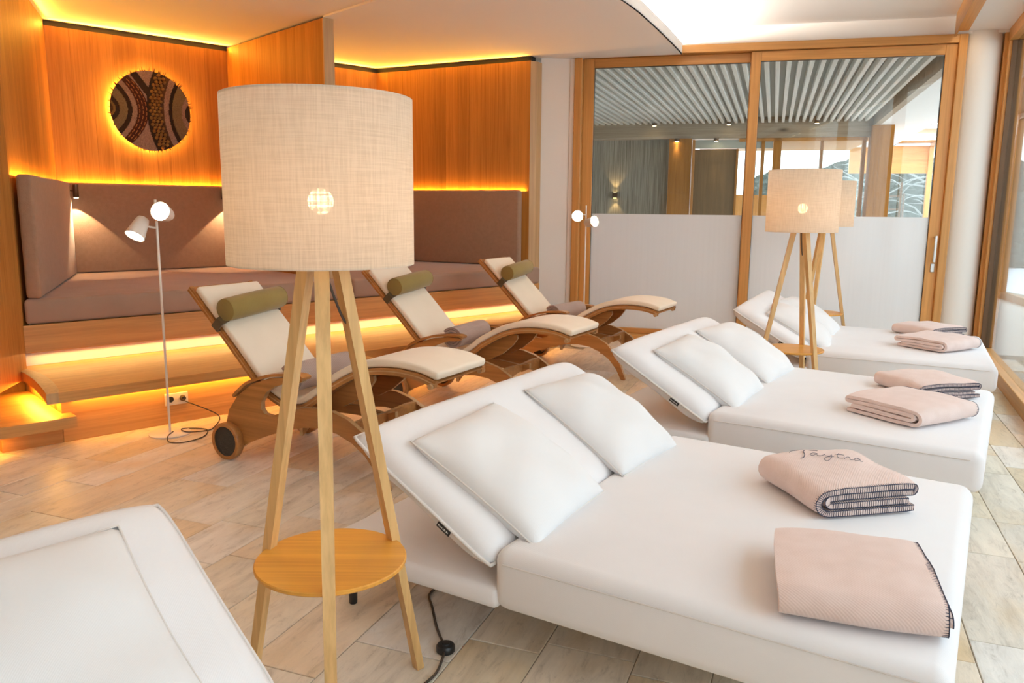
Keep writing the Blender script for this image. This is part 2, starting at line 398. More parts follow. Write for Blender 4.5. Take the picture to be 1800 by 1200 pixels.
# end jamb of the right wall and the partition between the alcoves
jm = MB().prism([(5.223,1.006),(5.30,.985),(5.397,1.012),(5.36,1.20),(5.25,1.20)], 0, WT-.004).build('trim_1', M['oak_trim']); jm.matrix_world = ALC; struct(jm, 'oak end jamb of the right alcove wall beside the white wall')
pw = MB().box(2.7575, 2.8265, 0.999, 2.87, 0.625, 2.985).build('wall_partition', M['shadow_gap']); pw.matrix_world = ALC; struct(pw, 'thin oak panelled partition between the two alcoves')
x = 1.003; rr = random.Random(4)
while x < 2.85:
    ww = rr.uniform(.13,.24); ww = min(ww, 2.868-x)
    for s0, s1 in ((2.744, 2.757), (2.827, 2.840)):
        MB().box(s0, s1, x+.0006, x+ww-.0006, .625, 2.985).build('plank', M['oak_wall'], pw)
    x += ww
MB().box(2.742, 2.842, 0.985, 1.001, .625, 2.987).build('end_board', M['oak_trim'], pw)

# ---- ceilings
soff = catmull([Vector(p) for p in ((1.70,8.62),(1.693,8.492),(1.172,7.206),(.825,6.456),(.20,5.35),(-.75,4.0),(-2.0,2.9),(-3.6,2.1),(-5.6,1.7))], 8)[4:]
soff = [(p.x, p.y) for p in soff]
farp = [(-5.6,12.4),(2.2,12.4)]
ring = [(1.705,8.62)] + soff + [(-7,1.6),(-7,12.6),(.4,12.6),(.4,8.99)]
dc = MB().prism(ring, CZ, CZ+.012).build('ceiling', M['ceil']); struct(dc, 'white dropped ceiling over the alcoves with a curved edge')
fas = MB(); n = len(soff)
v = [(p[0],p[1],CZ) for p in soff] + [(p[0],p[1],CZ+.10) for p in soff]
off = []
for i, p in enumerate(soff):
    q0 = Vector(soff[max(0,i-1)]); q1 = Vector(soff[min(n-1,i+1)]); t = (q1-q0).normalized(); off.append((p[0]+t.y*.015, p[1]-t.x*.015))
v += [(p[0],p[1],CZ) for p in off] + [(p[0],p[1],CZ+.10) for p in off]
fas.add(v, [(i,i+1,n+i+1,n+i) for i in range(n-1)] + [(2*n+i,2*n+i+1,3*n+i+1,3*n+i) for i in range(n-1)] + [(n+i,n+i+1,3*n+i+1,3*n+i) for i in range(n-1)] + [(i,i+1,2*n+i+1,2*n+i) for i in range(n-1)])
fas.build('cove_fascia', M['plaster'], dc)
mc = MB().prism([(-7,-3),(1.0,-3),(5.2,7.0),(4.9,8.4),(.2,9.6),(-7,9.6)], MZ, MZ+.05).build('ceiling.001', M['ceil']); struct(mc, 'white main ceiling above the daybeds')
bt = MB().box(2.744, 2.840, -4.5, .984, CZ-.016, CZ).build('trim_9', M['ceil']); bt.matrix_world = ALC; struct(bt, 'shallow white ceiling batten continuing the partition line')
# ---- lowered white ceiling along the window and the wooden light beam beside it
wl = MB().box(-11, 3.1, 0.0, .52, 3.115, 3.26).build('ceiling.002', M['ceil']); wl.matrix_world = WIN; struct(wl, 'lowered white ceiling strip along the window')
bm_ = MB().box(-11, 2.12, .522, .535, 3.05, 3.25).box(-11, 2.12, .42, .522, 3.098, 3.112).build('trim_2', M['larch_h']); bm_.matrix_world = WIN; struct(bm_, 'wooden light trough along the ceiling by the window')

# ---- white wall beside the alcove and above the doors
ww_ = MB().prism([(.285,8.90),(.60,8.908),(.66,9.08),(.3,9.1)], 0, CZ).build('wall_white', M['plaster']); struct(ww_, 'narrow white plaster wall between alcove and sliding door')
wb = MB().box(-.66, 3.6, 0.0, .16, 3.088, 3.30).build('wall_door', M['plaster']); wb.matrix_world = DOR; struct(wb, 'white wall band above the sliding doors')
# ---- column, post
co = MB().lathe([(.20,0),(.20,3.2)], 40, 4.475, 8.05).build('column', M['plaster'], smooth=True, angle=40); struct(co, 'round white plaster column at the corner between door and window')
po = MB().rbox(2.28, 2.52, -.02, .10, 0, 3.2, .006).build('trim_3', M['larch']); po.matrix_world = WIN; struct(po, 'broad wooden corner post between column and window')

# ---- sliding doors
dfm = empty('trim_4', DOR); struct(dfm, 'orange larch frame around the sliding doors')
MB().rbox(-.592,-.512,-.03,.16,0,3.0,.006).build('jamb', M['larch'], dfm)
MB().rbox(3.104,3.178,-.03,.16,0,3.086,.006).build('jamb', M['larch'], dfm)
MB().rbox(-.512,3.104,-.03,.16,3.008,3.086,.006).build('header', M['larch_h'], dfm)
MB().rbox(-.512,3.104,-.01,.16,0,.055,.006).build('threshold', M['larch_h'], dfm)
MB().box(-.64,-.592,-.012,.1,0,3.0).build('edge_bead', M['white_metal'], dfm)
def sliding(name, x0, x1, sl, sr, y0, label, z1):
    d = empty(name, DOR); struct(d, label)
    y1 = y0+.055
    MB().rbox(x0, x0+sl, y0, y1, .056, z1, .005).build('stile', M['larch'], d)
    MB().rbox(x1-sr, x1, y0, y1, .056, z1, .005).build('stile', M['larch'], d)
    MB().rbox(x0+sl, x1-sr, y0, y1, z1-.095, z1, .005).build('top_rail', M['larch_h'], d)
    MB().rbox(x0+sl, x1-sr, y0, y1, .056, .115, .005).build('bottom_rail', M['larch_h'], d)
    ym = (y0+y1)/2
    MB().box(x0+sl, x1-sr, ym-.004, ym+.004, 1.369, z1-.095).build('clear_pane', M['glass'], d)
    MB().box(x0+sl, x1-sr, ym-.004, ym+.004, .115, 1.368).build('frosted_pane', M['frost'], d)
    g = MB()
    for a0, a1, b0, b1 in ((x0+sl,x1-sr,z1-.099,z1-.095),(x0+sl,x0+sl+.004,.115,z1-.095),(x1-sr-.004,x1-sr,.115,z1-.095)):
        g.box(a0,a1,y0+.012,y1-.012,b0,b1)
    g.build('gasket', M['black'], d)
    return d
d1 = sliding('door_1', -.512, 1.30, .117, .087, .075, 'left glazed sliding door with frosted lower half', 3.006)
d2 = sliding('door_2', 1.219, 3.104, .094, .105, .005, 'right glazed sliding door with steel pull handle', 3.003)
h = MB().rbox(3.052,3.074,-.052,-.038,.93,1.19,.004).rbox(3.056,3.070,-.042,.006,1.165,1.18,.003).rbox(3.056,3.070,-.042,.006,.94,.955,.003).build('handle', M['steel'], d2)
MB().rbox(3.045,3.081,-.006,.006,.83,.915,.005).build('lock_plate', M['steel'], d2)

# ---- window wall on the right
wi = empty('window_1', WIN); struct(wi, 'floor-to-ceiling window in wooden frame on the right')
MB().rbox(-11, 2.28, -.06, .07, 0, .11, .006).build('sill', M['larch_h'], wi)
MB().rbox(-11, 2.28, -.06, .07, 3.0, 3.12, .006).build('head', M['larch_h'], wi)
MB().rbox(2.20, 2.28, -.06, .07, .11, 3.0, .006).build('frame_post', M['larch'], wi)
MB().box(2.185, 2.20, -.03, .045, .11, 3.0).build('frame_bead', M['bronze'], wi)
for xx in (-.6, -3.1, -5.6, -8.1):
    MB().rbox(xx-.06, xx+.06, -.06, .07, .11, 3.0, .006).build('mullion', M['larch'], wi)
ed = [2.185, -.54, -.66, -3.04, -3.16, -5.54, -5.66, -8.04, -8.16, -11]
for i in range(0, len(ed), 2):
    MB().box(ed[i+1], ed[i], -.004, .004, .11, 3.0).build('pane', M['glass'], wi)
portal(WIN @ Vector((-4.3, -.075, 1.55)), R(66.5), 13.0, 2.9)

# ---- unseen sides that close the room
rb = MB().box(-7.2, 1.1, -3.2, -3.05, 0, 3.3).build('wall_rear', M['plaster']); struct(rb, 'white wall behind the camera')
rl = MB().box(-7.2, -7.05, -3.2, 9.2, 0, 3.3).build('wall_left.002', M['plaster']); struct(rl, 'white wall at far left beyond the frame')
rl2 = MB().box(-4.2, .32, .92, 1.0, 0, 3.05).build('wall_left.003', M['oak_wall']); rl2.matrix_world = ALC; struct(rl2, 'oak clad wall behind the low step')

# ================================================================== LOUNGE BEYOND THE DOORS
lw = MB().box(-1.9, -.08, 7.0, 7.1, 0, 2.72).build('wall_lounge', None); lw.matrix_world = DOR
a = N('grasscloth'); v = a.coords((45,45,0.9), seed=False); g = a.noise(v, 1.0, 5, 0.7)
lw.data.materials.append(a.bsdf(a.ramp(g, [(0.3,(0.15,0.135,0.105)),(0.52,(0.36,0.34,0.29)),(0.7,(0.55,0.53,0.47))]), 0.8)); struct(lw, 'grey streaked fabric wall in the lounge behind the glass')
ls = MB().box(-2.0,-1.9,.2,7.1,0,3.0).build('wall_lounge.001', M['plaster']); ls.matrix_world = DOR; struct(ls, 'side wall of the lounge behind the glass')
greyoak = wood('greyoak', (0.34,0.26,0.18), (0.52,0.43,0.32), 'x', 0.6, 0.05, knots=True)
be = MB().box(-1.9, 3.55, 6.85, 7.12, 2.72, 3.12).build('trim_5', greyoak); be.matrix_world = DOR; struct(be, 'pale wooden beam at the far end of the slatted ceiling')
lc = MB().box(-2.0, 3.6, .16, 7.1, 3.09, 3.2).build('ceiling.003', plain('slat_back', (0.48,0.49,0.46), 0.9)); lc.matrix_world = DOR; struct(lc, 'slatted ceiling of the lounge seen through the glass')
slm = wood('slat_paint', (0.84,0.85,0.82), (0.93,0.94,0.91), 'y', 0.6, 0.06)
s0 = MB().rbox(-.025,.025,0,6.72,-.09,0,.004,1).build('slat', slm, lc); me = s0.data
k = 0; xx = -2.25
while xx < 3.05:
    o = s0 if k == 0 else bpy.data.objects.new('slat', me)
    if k: COL.objects.link(o)
    o.parent = lc; o.matrix_local = Matrix.Translation((xx, .17, 3.075)) @ Matrix.Rotation(R(-3.0), 4, 'Z'); k += 1; xx += .1165
rbm = MB().prism([(3.12,.17),(3.46,6.86),(3.56,6.86),(3.22,.17)], 2.90, 3.20).build('trim_6', greyoak); rbm.matrix_world = DOR; struct(rbm, 'grey wooden side beam of the slatted ceiling')
wsf = MB().prism([(3.22,.17),(3.56,6.86),(3.56,12.2),(4.68,12.2),(4.35,5.6),(4.1,.17)], 2.905, 2.93).build('ceiling.004', M['ceil']); wsf.matrix_world = DOR; struct(wsf, 'white soffit of the lounge beside the slats')
wc2 = MB().prism([(4.1,.17),(4.35,5.6),(4.68,12.2),(5.6,12.2),(5.6,.17)], 2.99, 3.05).build('ceiling.005', M['larch_h']); wc2.matrix_world = DOR; struct(wc2, 'wooden ceiling of the lounge by its window')
for i, yy in enumerate((7.5, 10.2)):
    o = MB().box(4.5, 5.58, yy, yy+.45, 2.95, 2.99).build('light_panel', emit('panel_glow', (.96,.98,1), 45), wc2)
pil = MB().rbox(-.06,.35,6.78,7.05,0,2.72,.004).build('trim_7', M['oak_wall']); pil.matrix_world = DOR; struct(pil, 'oak pilaster in the lounge behind the glass')
dd = empty('door_3', DOR); struct(dd, 'dark oak door with glazed transom in the lounge')
MB().rbox(.36,.41,6.85,7.0,0,2.70,.003).build('jamb', M['larch'], dd); MB().rbox(1.16,1.20,6.88,7.0,0,2.53,.003).build('jamb', M['oak_wall'], dd)
MB().box(.41,1.16,6.92,6.97,0,2.53).build('leaf', wood('smoked_oak', (0.16,0.10,0.045), (0.26,0.17,0.08), 'z', 0.5, 0.05), dd)
MB().box(.41,1.8,6.93,6.95,2.54,2.70).build('transom_pane', plain('transom', (0.50,0.55,0.52), 0.3), dd)
# far glazing and rooms behind
fg = empty('window_2', DOR); struct(fg, 'wood framed glazing at the far side of the lounge')
for x0, x1 in ((1.60,1.66),(1.81,1.95),(2.62,2.67),(3.32,3.38)): MB().rbox(x0,x1,6.9,7.02,0,2.72,.003).build('mullion', M['oak_wall'], fg)
MB().rbox(1.2,3.4,6.9,7.02,2.66,2.72,.003).build('head', M['larch_h'], fg)
MB().rbox(1.2,3.38,6.9,7.02,1.0,1.06,.003).build('rail', M['larch_h'], fg)
for x0, x1 in ((1.2,1.6),(1.66,1.81),(1.95,2.62),(2.67,3.32)): MB().box(x0,x1,6.955,6.963,1.06,2.66).build('pane', M['glass'], fg)
fp = MB().rbox(3.43,3.79,6.7,7.05,0,2.905,.004).build('trim_8', M['oak_wall']); fp.matrix_world = DOR; struct(fp, 'sunlit oak pillar at the right of the far glazing')
bk = MB().box(.4,3.6,10.2,10.3,0,1.75).build('wall_far', M['larch']); bk.matrix_world = DOR; struct(bk, 'wooden wall far behind the lounge glazing')
bkc = MB().box(.4,3.56,7.12,10.3,2.72,2.78).build('ceiling.006', M['larch_h']); bkc.matrix_world = DOR; struct(bkc, 'wooden ceiling of the room behind the lounge')
# window on the lounge's right
rw = empty('window_3', DOR); struct(rw, 'bright corner window at the end of the lounge')
MB().rbox(3.8,5.6,12.1,12.2,2.30,2.93,.004).build('head', M['larch_h'], rw)
MB().rbox(3.79,5.6,12.1,12.2,0,.4,.004).build('sill', M['larch_h'], rw)
MB().box(3.8,5.6,12.14,12.148,.4,2.30).build('pane', M['glass'], rw)
MB().rbox(5.52,5.6,.3,12.1,0,.12,.004).build('side_sill', M['larch'], rw)
MB().rbox(5.52,5.6,.3,12.1,2.9,2.99,.004).build('side_head', M['larch'], rw)
for yy in (.3,3.2,6.1,9.0,12.0): MB().rbox(5.5,5.6,yy,yy+.1,.12,2.9,.004).build('mullion', M['larch'], rw)
portal(DOR @ Vector((4.7, 12.25, 1.4)), R(-14.9) + PI, 1.8, 2.0)
portal(DOR @ Vector((5.65, 6.2, 1.5)), R(-14.9) + PI/2, 11.6, 2.8)
lfl = MB().box(-1.9,5.6,.17,12.1,-.003,.004).build('floor.001', plain('lounge_floor', (0.80,0.76,0.70), 0.5)); lfl.matrix_world = DOR; struct(lfl, 'pale floor of the lounge behind the glass')
# down-lights in the slatted ceiling and the up-and-down wall light
def downlight(x, y, z, label, pw=6):
    F = DOR @ Matrix.Translation((x, y, z))
    o = empty('downlight', F, label, 'downlight', 'downlights in the lounge ceiling')
    MB().lathe([(.012,0),(.045,0),(.045,.05),(.04,.052)], 20).build('ring', M['bronze'], o, smooth=True, angle=40)
    MB().lathe([(.001,-.001),(.035,-.001),(.035,.012),(.001,.012)], 16).build('lens', emit('downlight_glow', (1,.72,.38), 30), o)
    spot('downlight_beam', F @ Vector((0,0,-.01)), (0,0,-1), pw, (1,.70,.38), 50, .6)
downlight(-.33, 6.6, 2.935, 'small downlight nearest the grey wall in the slatted ceiling', 5)
downlight(.08, 6.75, 2.72-.055+.0, 'small downlight shining on the oak pilaster', 10)
downlight(.79, 6.75, 2.72-.055, 'small downlight shining on the dark door', 10)
downlight(1.0, 6.6, 2.935, 'small downlight between pilaster and door stile in the slats', 5)
downlight(2.5, 6.6, 2.935, 'small downlight at the right of the slatted ceiling', 5)
ul = empty('wall_light', DOR @ Matrix.Translation((-1.07, 6.985, 1.68)), 'small dark up and down wall light on the grey wall', 'wall light')
MB().rbox(-.05,.05,-.075,.0,-.055,.055,.006).build('body', M['bronze'], ul)
wlg = emit('wall_light_glow', (1,.65,.25), 12)
for z0 in (-.058, .053): MB().rbox(-.03,.03,-.06,-.015,z0,z0+.005,.002,1).build('lens', wlg, ul)
for sg in (1,-1): spot('wall_light_beam', DOR @ Vector((-1.07,6.92,1.68+sg*.062)), (.05,.12,sg), 6, (1,.62,.26), 75, .5)

# ================================================================== OUTSIDE
snow = N('snow'); M['snow'] = snow.bsdf((0.82,0.84,0.87), 0.9, bump=snow.noise(snow.coords((1,1,1),seed=False), 3, 4), bstr=0.4, bdist=.05)
gr = MB().add([(-2,-14,-.32),(40,-14,-.32),(40,44,-.32),(-2,44,-.32)], [(0,1,2,3)]).build('ground', M['snow']); struct(gr, 'snow covered ground outside the windows')
te = MB().box(-11.5, 6, -3.4, -.08, -.3, -.04).build('terrace', wood('terrace_wood', (0.42,0.34,0.26), (0.60,0.52,0.42), 'x', 0.7, 0.1)); te.matrix_world = WIN; struct(te, 'terrace outside the window')
ra = empty('terrace_railing', WIN @ Matrix.Translation((1.0,-3.2,-.04)), 'wooden terrace railing with snow on top outside the window', 'railing')
for i in range(7): MB().rbox(-8+i*2.0,-7.92+i*2.0,-.05,.05,0,1.0,.005).build('post', M['larch'], ra)
for i in range(5): MB().rbox(-8.1,4.1,-.02,.02,.14+i*.18,.26+i*.18,.004).build('board', M['larch_h'], ra)
MB().rbox(-8.15,4.15,-.08,.08,1.0,1.05,.006).build('handrail', M['larch_h'], ra)
MB().rbox(-8.1,4.1,-.07,.07,1.05,1.11,.02).build('snow_cap', M['snow'], ra)
hs = empty('house', WIN @ Matrix.Translation((9,-13,-.3)), 'pale house with timber boards outside the right window', 'house')
MB().box(-7,5,-3,0,0,2.6).build('wall', M['snow'], hs); MB().box(-7,5,-3,.05,2.6,4.6).build('boarding', M['larch_h'], hs)
MB().prism([(-3.6,4.5),(-1.5,6.0),(.7,4.5),(.7,4.65),(-1.5,6.2),(-3.6,4.65)], -7.5, 5.5, 'x').build('roof', M['snow'], hs)
for i in range(4): MB().rbox(-6+i*2.8,-4.9+i*2.8,-.05,.03,.9,2.1,.01).build('window', plain('pane_grey', (0.2,0.24,0.27), 0.1), hs)
# frosted hedge and pale trees at the end of the lounge
hedge = N('hedge_mat'); M['hedge'] = hedge.bsdf(hedge.ramp(hedge.noise(hedge.coords((1,1,1),seed=False), 9, 6, .7), [(0.35,(0.03,0.036,0.028)),(0.55,(0.09,0.10,0.085)),(0.7,(0.20,0.21,0.20))]), 0.95)
rh = random.Random(3); bmh = bmesh.new(); bmesh.ops.create_icosphere(bmh, subdivisions=5, radius=1)
for vtx in bmh.verts:
    q = vtx.co; f = 1 + .06*math.sin(9*q.x+3*q.z)+.06*math.sin(11*q.z+5*q.y)+rh.uniform(-.035,.035)
    vtx.co = (q.x*5.5*f, q.y*1.0*f, max(q.z*3.2*f, -.4))
hb = MB().bm(bmh).build('hedge', M['hedge']); hb.matrix_world = DOR @ Matrix.Translation((6.5, 20.5, .1)); tag(hb, 'frosty grey green hedge behind the pale trees', 'hedge')
bark = plain('pale_bark', (0.34,0.335,0.325), 0.8)
def tree(x, y, seed, label):
    r = random.Random(seed); t = empty('tree', DOR @ Matrix.Translation((x,y,-.3)), label, 'tree', 'pale bare trees outside the lounge')
    MB().tube([(0,0,0),(.05,.02,1.0),(-.03,.05,2.2),(.06,0,3.6)], .1, 8, rf=lambda s: .11-.06*s).build('trunk', bark, t, smooth=True)
    br = MB()
    for i in range(46):
        z = r.uniform(.5,3.2); aa = r.uniform(0,2*PI); L = r.uniform(.6,1.7); up = r.uniform(-.1,.9)
        pts = []; p = Vector((0,0,z)); d = Vector((math.cos(aa), math.sin(aa), up)).normalized()
        for k in range(6):
            pts.append(p[:]); p = p + d*L/5; d = (d + Vector((r.uniform(-.3,.3), r.uniform(-.3,.3), r.uniform(-.45,.2)))).normalized()
        br.tube(pts, .02, 5, rf=lambda s: .03*(1-s)+.006)
    o = br.build('branches', bark, t, smooth=True); o['kind'] = 'stuff'
tree(5.1, 16.8, 1, 'pale bare tree behind the wooden climbing frame'); tree(6.9, 17.6, 2, 'pale bare tree at the right edge of the lounge window')
tr = empty('trellis', DOR @ Matrix.Translation((5.45, 15.4, -.3)), 'pinkish ladder shaped wooden trellis outside the lounge', 'trellis')
pk = plain('pink_timber', (0.17,0.11,0.08), 0.7)
for xx in (-.24,-.16,.16,.24): MB().rbox(xx-.025,xx+.025,-.03,.03,0,2.5 if abs(xx)<.2 else 2.2,.004).build('upright', pk, tr)
for i in range(6): MB().rbox(-.26,.26,-.02,.02,.3+i*.36,.35+i*.36,.004).build('rung', pk, tr)

# ================================================================== BUILT-IN BENCH AND STEPS
LED = (1.0, 0.44, 0.045)
pf = empty('platform', ALC, 'oak platform step running along the front of the bench', 'step')
MB().prism([(.302,0),(3.86,0),(4.18,.33),(5.05,.38),(5.05,.86),(.302,.86)], 0, .274).build('plinth', M['oak_bench'], pf)
cv = catmull([Vector(p) for p in ((.235,.80),(.252,.59),(.246,.36),(.231,.146),(.212,-.04),(.198,-.132))], 6)
edge_out = [(p.x,p.y) for p in cv]; edge_in = [(p.x+.062+.02*math.sin(i/len(cv)*PI),p.y) for i,p in enumerate(cv)]
MB().prism(edge_in + [(3.84,-.132),(4.16,.27),(5.05,.32),(5.05,.86),(.30,.86)], .274, .337).build('tread', M['oak_bench'], pf)
MB().prism(edge_out + edge_in[::-1], .274, .3375).build('end_trim', M['oak_trim'], pf)
ls_ = empty('low_step', ALC, 'low oak step below the curved platform end at left', 'step')
MB().prism([(-1.7,-.132),(.349,-.132),(.349,-.002),(.30,-.002),(.30,.80),(-1.7,.80)], .115, .181).build('tread', M['oak_bench'], ls_)
MB().box(-.02, .300, 0.002, .80, 0, .113).build('riser_block', M['oak_bench'], ls_)
bn = empty('bench', ALC, 'long oak fronted upholstered bench along both alcoves', 'bench')
MB().rbox(.30, 5.02, .77, .80, .438, .624, .003).build('front_panel', M['oak_bench'], bn)
MB().box(.30, 5.02, .86, .88, .338, .60).build('recess_board', M['plaster'], bn)
MB().prism([(.34,.802),(5.19,.802),(5.19,.99),(4.53,2.84),(1.10,2.84)], .56, .62).build('seat_board', M['oak_bench'], bn)
def polymat(name, poly, z0, z1, r, mat, label, cat, group=None, M0=ALC):
    bm = bmesh.new(); vs_ = [bm.verts.new((p[0],p[1],z0)) for p in poly]; f = bm.faces.new(vs_)
    ex = bmesh.ops.extrude_face_region(bm, geom=[f]); 
    for g in ex['geom']:
        if isinstance(g, bmesh.types.BMVert): g.co.z = z1
    bmesh.ops.recalc_face_normals(bm, faces=bm.faces[:])
    bmesh.ops.bevel(bm, geom=bm.edges[:], offset=r, segments=3, profile=.5, affect='EDGES')
    o = MB().bm(bm).build(name, M[mat], smooth=True, angle=50); o.matrix_world = M0; return tag(o, label, cat, group)
polymat('seat_mattress', [(.315,.775),(2.735,.775),(2.735,2.86),(1.10,2.86)], .626, .797, .028, 'mauve', 'mauve seat mattress of the left alcove bench', 'mattress')
polymat('seat_mattress', [(2.848,.775),(5.18,.775),(5.205,1.0),(4.56,2.87),(2.848,2.86)], .626, .797, .028, 'mauve', 'mauve seat mattress of the right alcove bench', 'mattress')
# backrests: padded slabs fixed to the walls
def backrest(p0, p1, side, label, th=.09, z0=.80, z1=1.612):
    p0 = Vector((*p0,0)); p1 = Vector((*p1,0)); L = (p1-p0).length; ang = math.atan2(p1.y-p0.y, p1.x-p0.x)
    a0, a1 = sorted((side*.035, side*(.035+th)))
    o = MB().rbox(0, L, a0, a1, z0, z1, .022, 3).build('back_cushion', M['mauve_back'], smooth=True, angle=50)
    o.matrix_world = ALC @ Matrix.Translation(p0) @ Matrix.Rotation(ang, 4, 'Z'); return tag(o, label, 'back cushion', 'padded back cushions of the bench')
backrest((1.16,2.871),(2.70,2.871), -1, 'mauve back cushion under the round wall art')
backrest((2.86,2.876),(4.46,2.885), -1, 'mauve back cushion on the rear wall of the right alcove')
backrest((.305,.80),(1.05,2.75), -1, 'mauve back cushion on the left side wall')
backrest((4.63,2.66),(5.195,1.06), -1, 'mauve back cushion on the right side wall behind the far lounger')
# LED strips
strip('led_bench', ALC, (.34,.812,.432), (5.0,.812,.432), (0,-.42,-1), .012, 12, (1,.57,.17))
strip('led_step', ALC, (.36,-.03,.268), (3.80,-.03,.268), (0,.25,-1), .012, 8, LED)
strip('led_step', ALC, (4.2,.30,.268), (5.0,.345,.268), (0,.25,-1), .012, 2, LED)
strip('led_step_end', ALC, (.262,-.05,.268), (.262,.66,.268), (-.35,0,-1), .012, 6, LED)
strip('led_low_step', ALC, (-1.6,-.06,.108), (-.04,-.06,.108), (0,.2,-1), .012, 6, LED)
strip('led_back_left', ALC, (1.12,2.850,1.600), (2.72,2.850,1.600), (0,-.10,1), .012, 9, LED)
strip('led_back_right', ALC, (2.86,2.86,1.600), (4.5,2.86,1.600), (0,-.10,1), .012, 9, LED)
strip('led_side_left', ALC, (.335,.80,1.600), (1.07,2.75,1.600), (.10,-.04,1), .012, 10, LED)
strip('led_side_right', ALC, (4.56,2.80,1.600), (5.20,1.04,1.600), (-.10,-.04,1), .012, 10, LED)
strip('led_gap_left', ALC, (1.12,2.845,2.962), (2.72,2.845,2.962), (0,-.95,.30), .02, 11, LED)
strip('led_gap_right', ALC, (2.86,2.85,2.962), (4.5,2.86,2.962), (0,-.95,.30), .02, 11, LED)
strip('led_gap_sideleft', ALC, (.36,.80,2.962), (1.09,2.75,2.962), (.9,-.37,.30), .02, 7, LED)
strip('led_gap_sideright', ALC, (4.54,2.80,2.962), (5.19,1.04,2.962), (-.9,-.32,.30), .02, 9, LED)
# ceiling cove along the curved soffit edge
for i in range(0, len(soff)-4, 4):
    p, q = Vector((*soff[i], CZ+.096)), Vector((*soff[min(i+4,len(soff)-1)], CZ+.096)); t = (q-p).normalized(); nrm = Vector((-t.y, t.x, 0))
    if (WINI @ (p+nrm)).y > (WINI @ p).y: nrm = -nrm
    back = -nrm*.07
    strip('led_cove', Matrix.Identity(4), p+back, q+back, (nrm.x*.35, nrm.y*.35, 1), .03, 85*(q-p).length, (1,.89,.78))
strip('led_beam', WIN, (-9,.47,3.09), (2.1,.47,3.09), (0,-.2,-1), .02, 20, (1,.72,.42))

# ---- little reading spots on the left and right end of the back cushion
def sconce(s, label):
    F = ALC @ Matrix.Translation((s, 2.665, 1.54)); o = empty('reading_spot', F, label, 'wall spotlight', 'reading spots over the back cushion')
    MB().rbox(-.045,-.012,-.03,.078,-.06,.06,.003).build('mount', M['bronze'], o)
    MB().lathe([(.001,-.062),(.021,-.062),(.024,-.058),(.024,.052),(.020,.056),(.001,.056)], 20, .035, -.02).build('head', M['bronze'], o, smooth=True, angle=40)
    MB().lathe([(.001,-.066),(.017,-.066),(.017,-.0625),(.001,-.0625)], 16, .035, -.02).build('lens', emit('spot_glow', (1,.8,.5), 25), o)
    MB().tube([(-.02,-.012,0),(.02,-.018,0)], .007, 8).build('arm', M['bronze'], o)
    spot('reading_beam', F @ Vector((.035,-.02,-.075)), ALC.to_3x3() @ Vector((.0,.02,-1)), 22, (1,.70,.40), 96, .12, .006)
sconce(1.155, 'small bronze reading spot at the left corner of the alcove')
sconce(2.60, 'small bronze reading spot behind the large lampshade')

# ---- round textile wall art
ar = empty('wall_art', ALC @ Matrix.Translation((1.932, 2.871, 2.292)), 'round fringed textile wall art glowing from behind', 'wall art')
RA = .365
MB().lathe([(.001,-.02),(RA*.97,-.02),(RA*.97,.02),(.001,.02)], 64).xf(Matrix.Translation((0,-.075,0)) @ Matrix.Rotation(PI/2,4,'X')).build('backing', plain('felt_dark', (0.03,0.025,0.02), 0.95), ar)
MB().tube([(math.cos(2*PI*k/48)*RA*.88, -.030, math.sin(2*PI*k/48)*RA*.88) for k in range(48)], .008, 6, True).build('led_ring', emit('art_glow', (1,.50,.11), 130), ar)
def yarn(name, col, sc=90, b=.8):
    x = N(name); g = x.noise(x.coords((1,1,1),seed=False), sc, 4, .7); return x.bsdf(x.ramp(g, [(.3,tuple(c*.5 for c in col)),(.7,col)]), .95, bump=g, bstr=b, bdist=.01)
RG = {'dark': ('dark_band', yarn('yarn_dark',(0.035,0.022,0.016)), .006), 'pink': ('pale_band', yarn('yarn_pink',(0.36,0.25,0.21)), .012),
      'olive': ('shaggy_band', yarn('yarn_olive',(0.24,0.19,0.12),160,1.0), .020), 'brown': ('brown_band', yarn('yarn_brown',(0.10,0.055,0.025)), .012),
      'gold': ('gold_band', yarn('yarn_gold',(0.25,0.15,0.05)), .016), 'dash': ('maroon_band', yarn('yarn_maroon',(0.075,0.022,0.014)), .013), 'bead': ('bead_ground', yarn('yarn_ground',(0.05,0.03,0.015)), .006)}
def region(x, y):
    y2 = y*y
    rb_ = [(-.08,.22),(.22,.25),(.31,.28),(.44,.35),(.53,.42),(.76,.85),(.86,1.7)]
    lb_ = [(-.08,.64),(-.35,.70),(-.47,.80),(-.59,1.0),(-.78,1.7),(-.88,3.0),(-.93,4.0)]
    for (b, k), nm in zip(rb_[::-1], ['dark','pink','olive','dark','pink','brown','bead']):
        if x > b+k*y2: return nm
    if x > -.12+.22*y2 : return 'dark'
    for (b, k), nm in zip(lb_[::-1], ['brown','gold','dark','olive','dark','pink','dash']):
        if x < b-k*y2: return nm
    if y > .2 and abs((x+.02)*.8 + (y-.42)*.62) < .09: return 'dark'
    return 'pink'
G = 120; cells = {}
for i in range(G):
    for j in range(G):
        x, y = (i+.5)/G*2-1, (j+.5)/G*2-1
        if x*x+y*y < 1: cells[(i,j)] = region(x,y)
meshes = {}
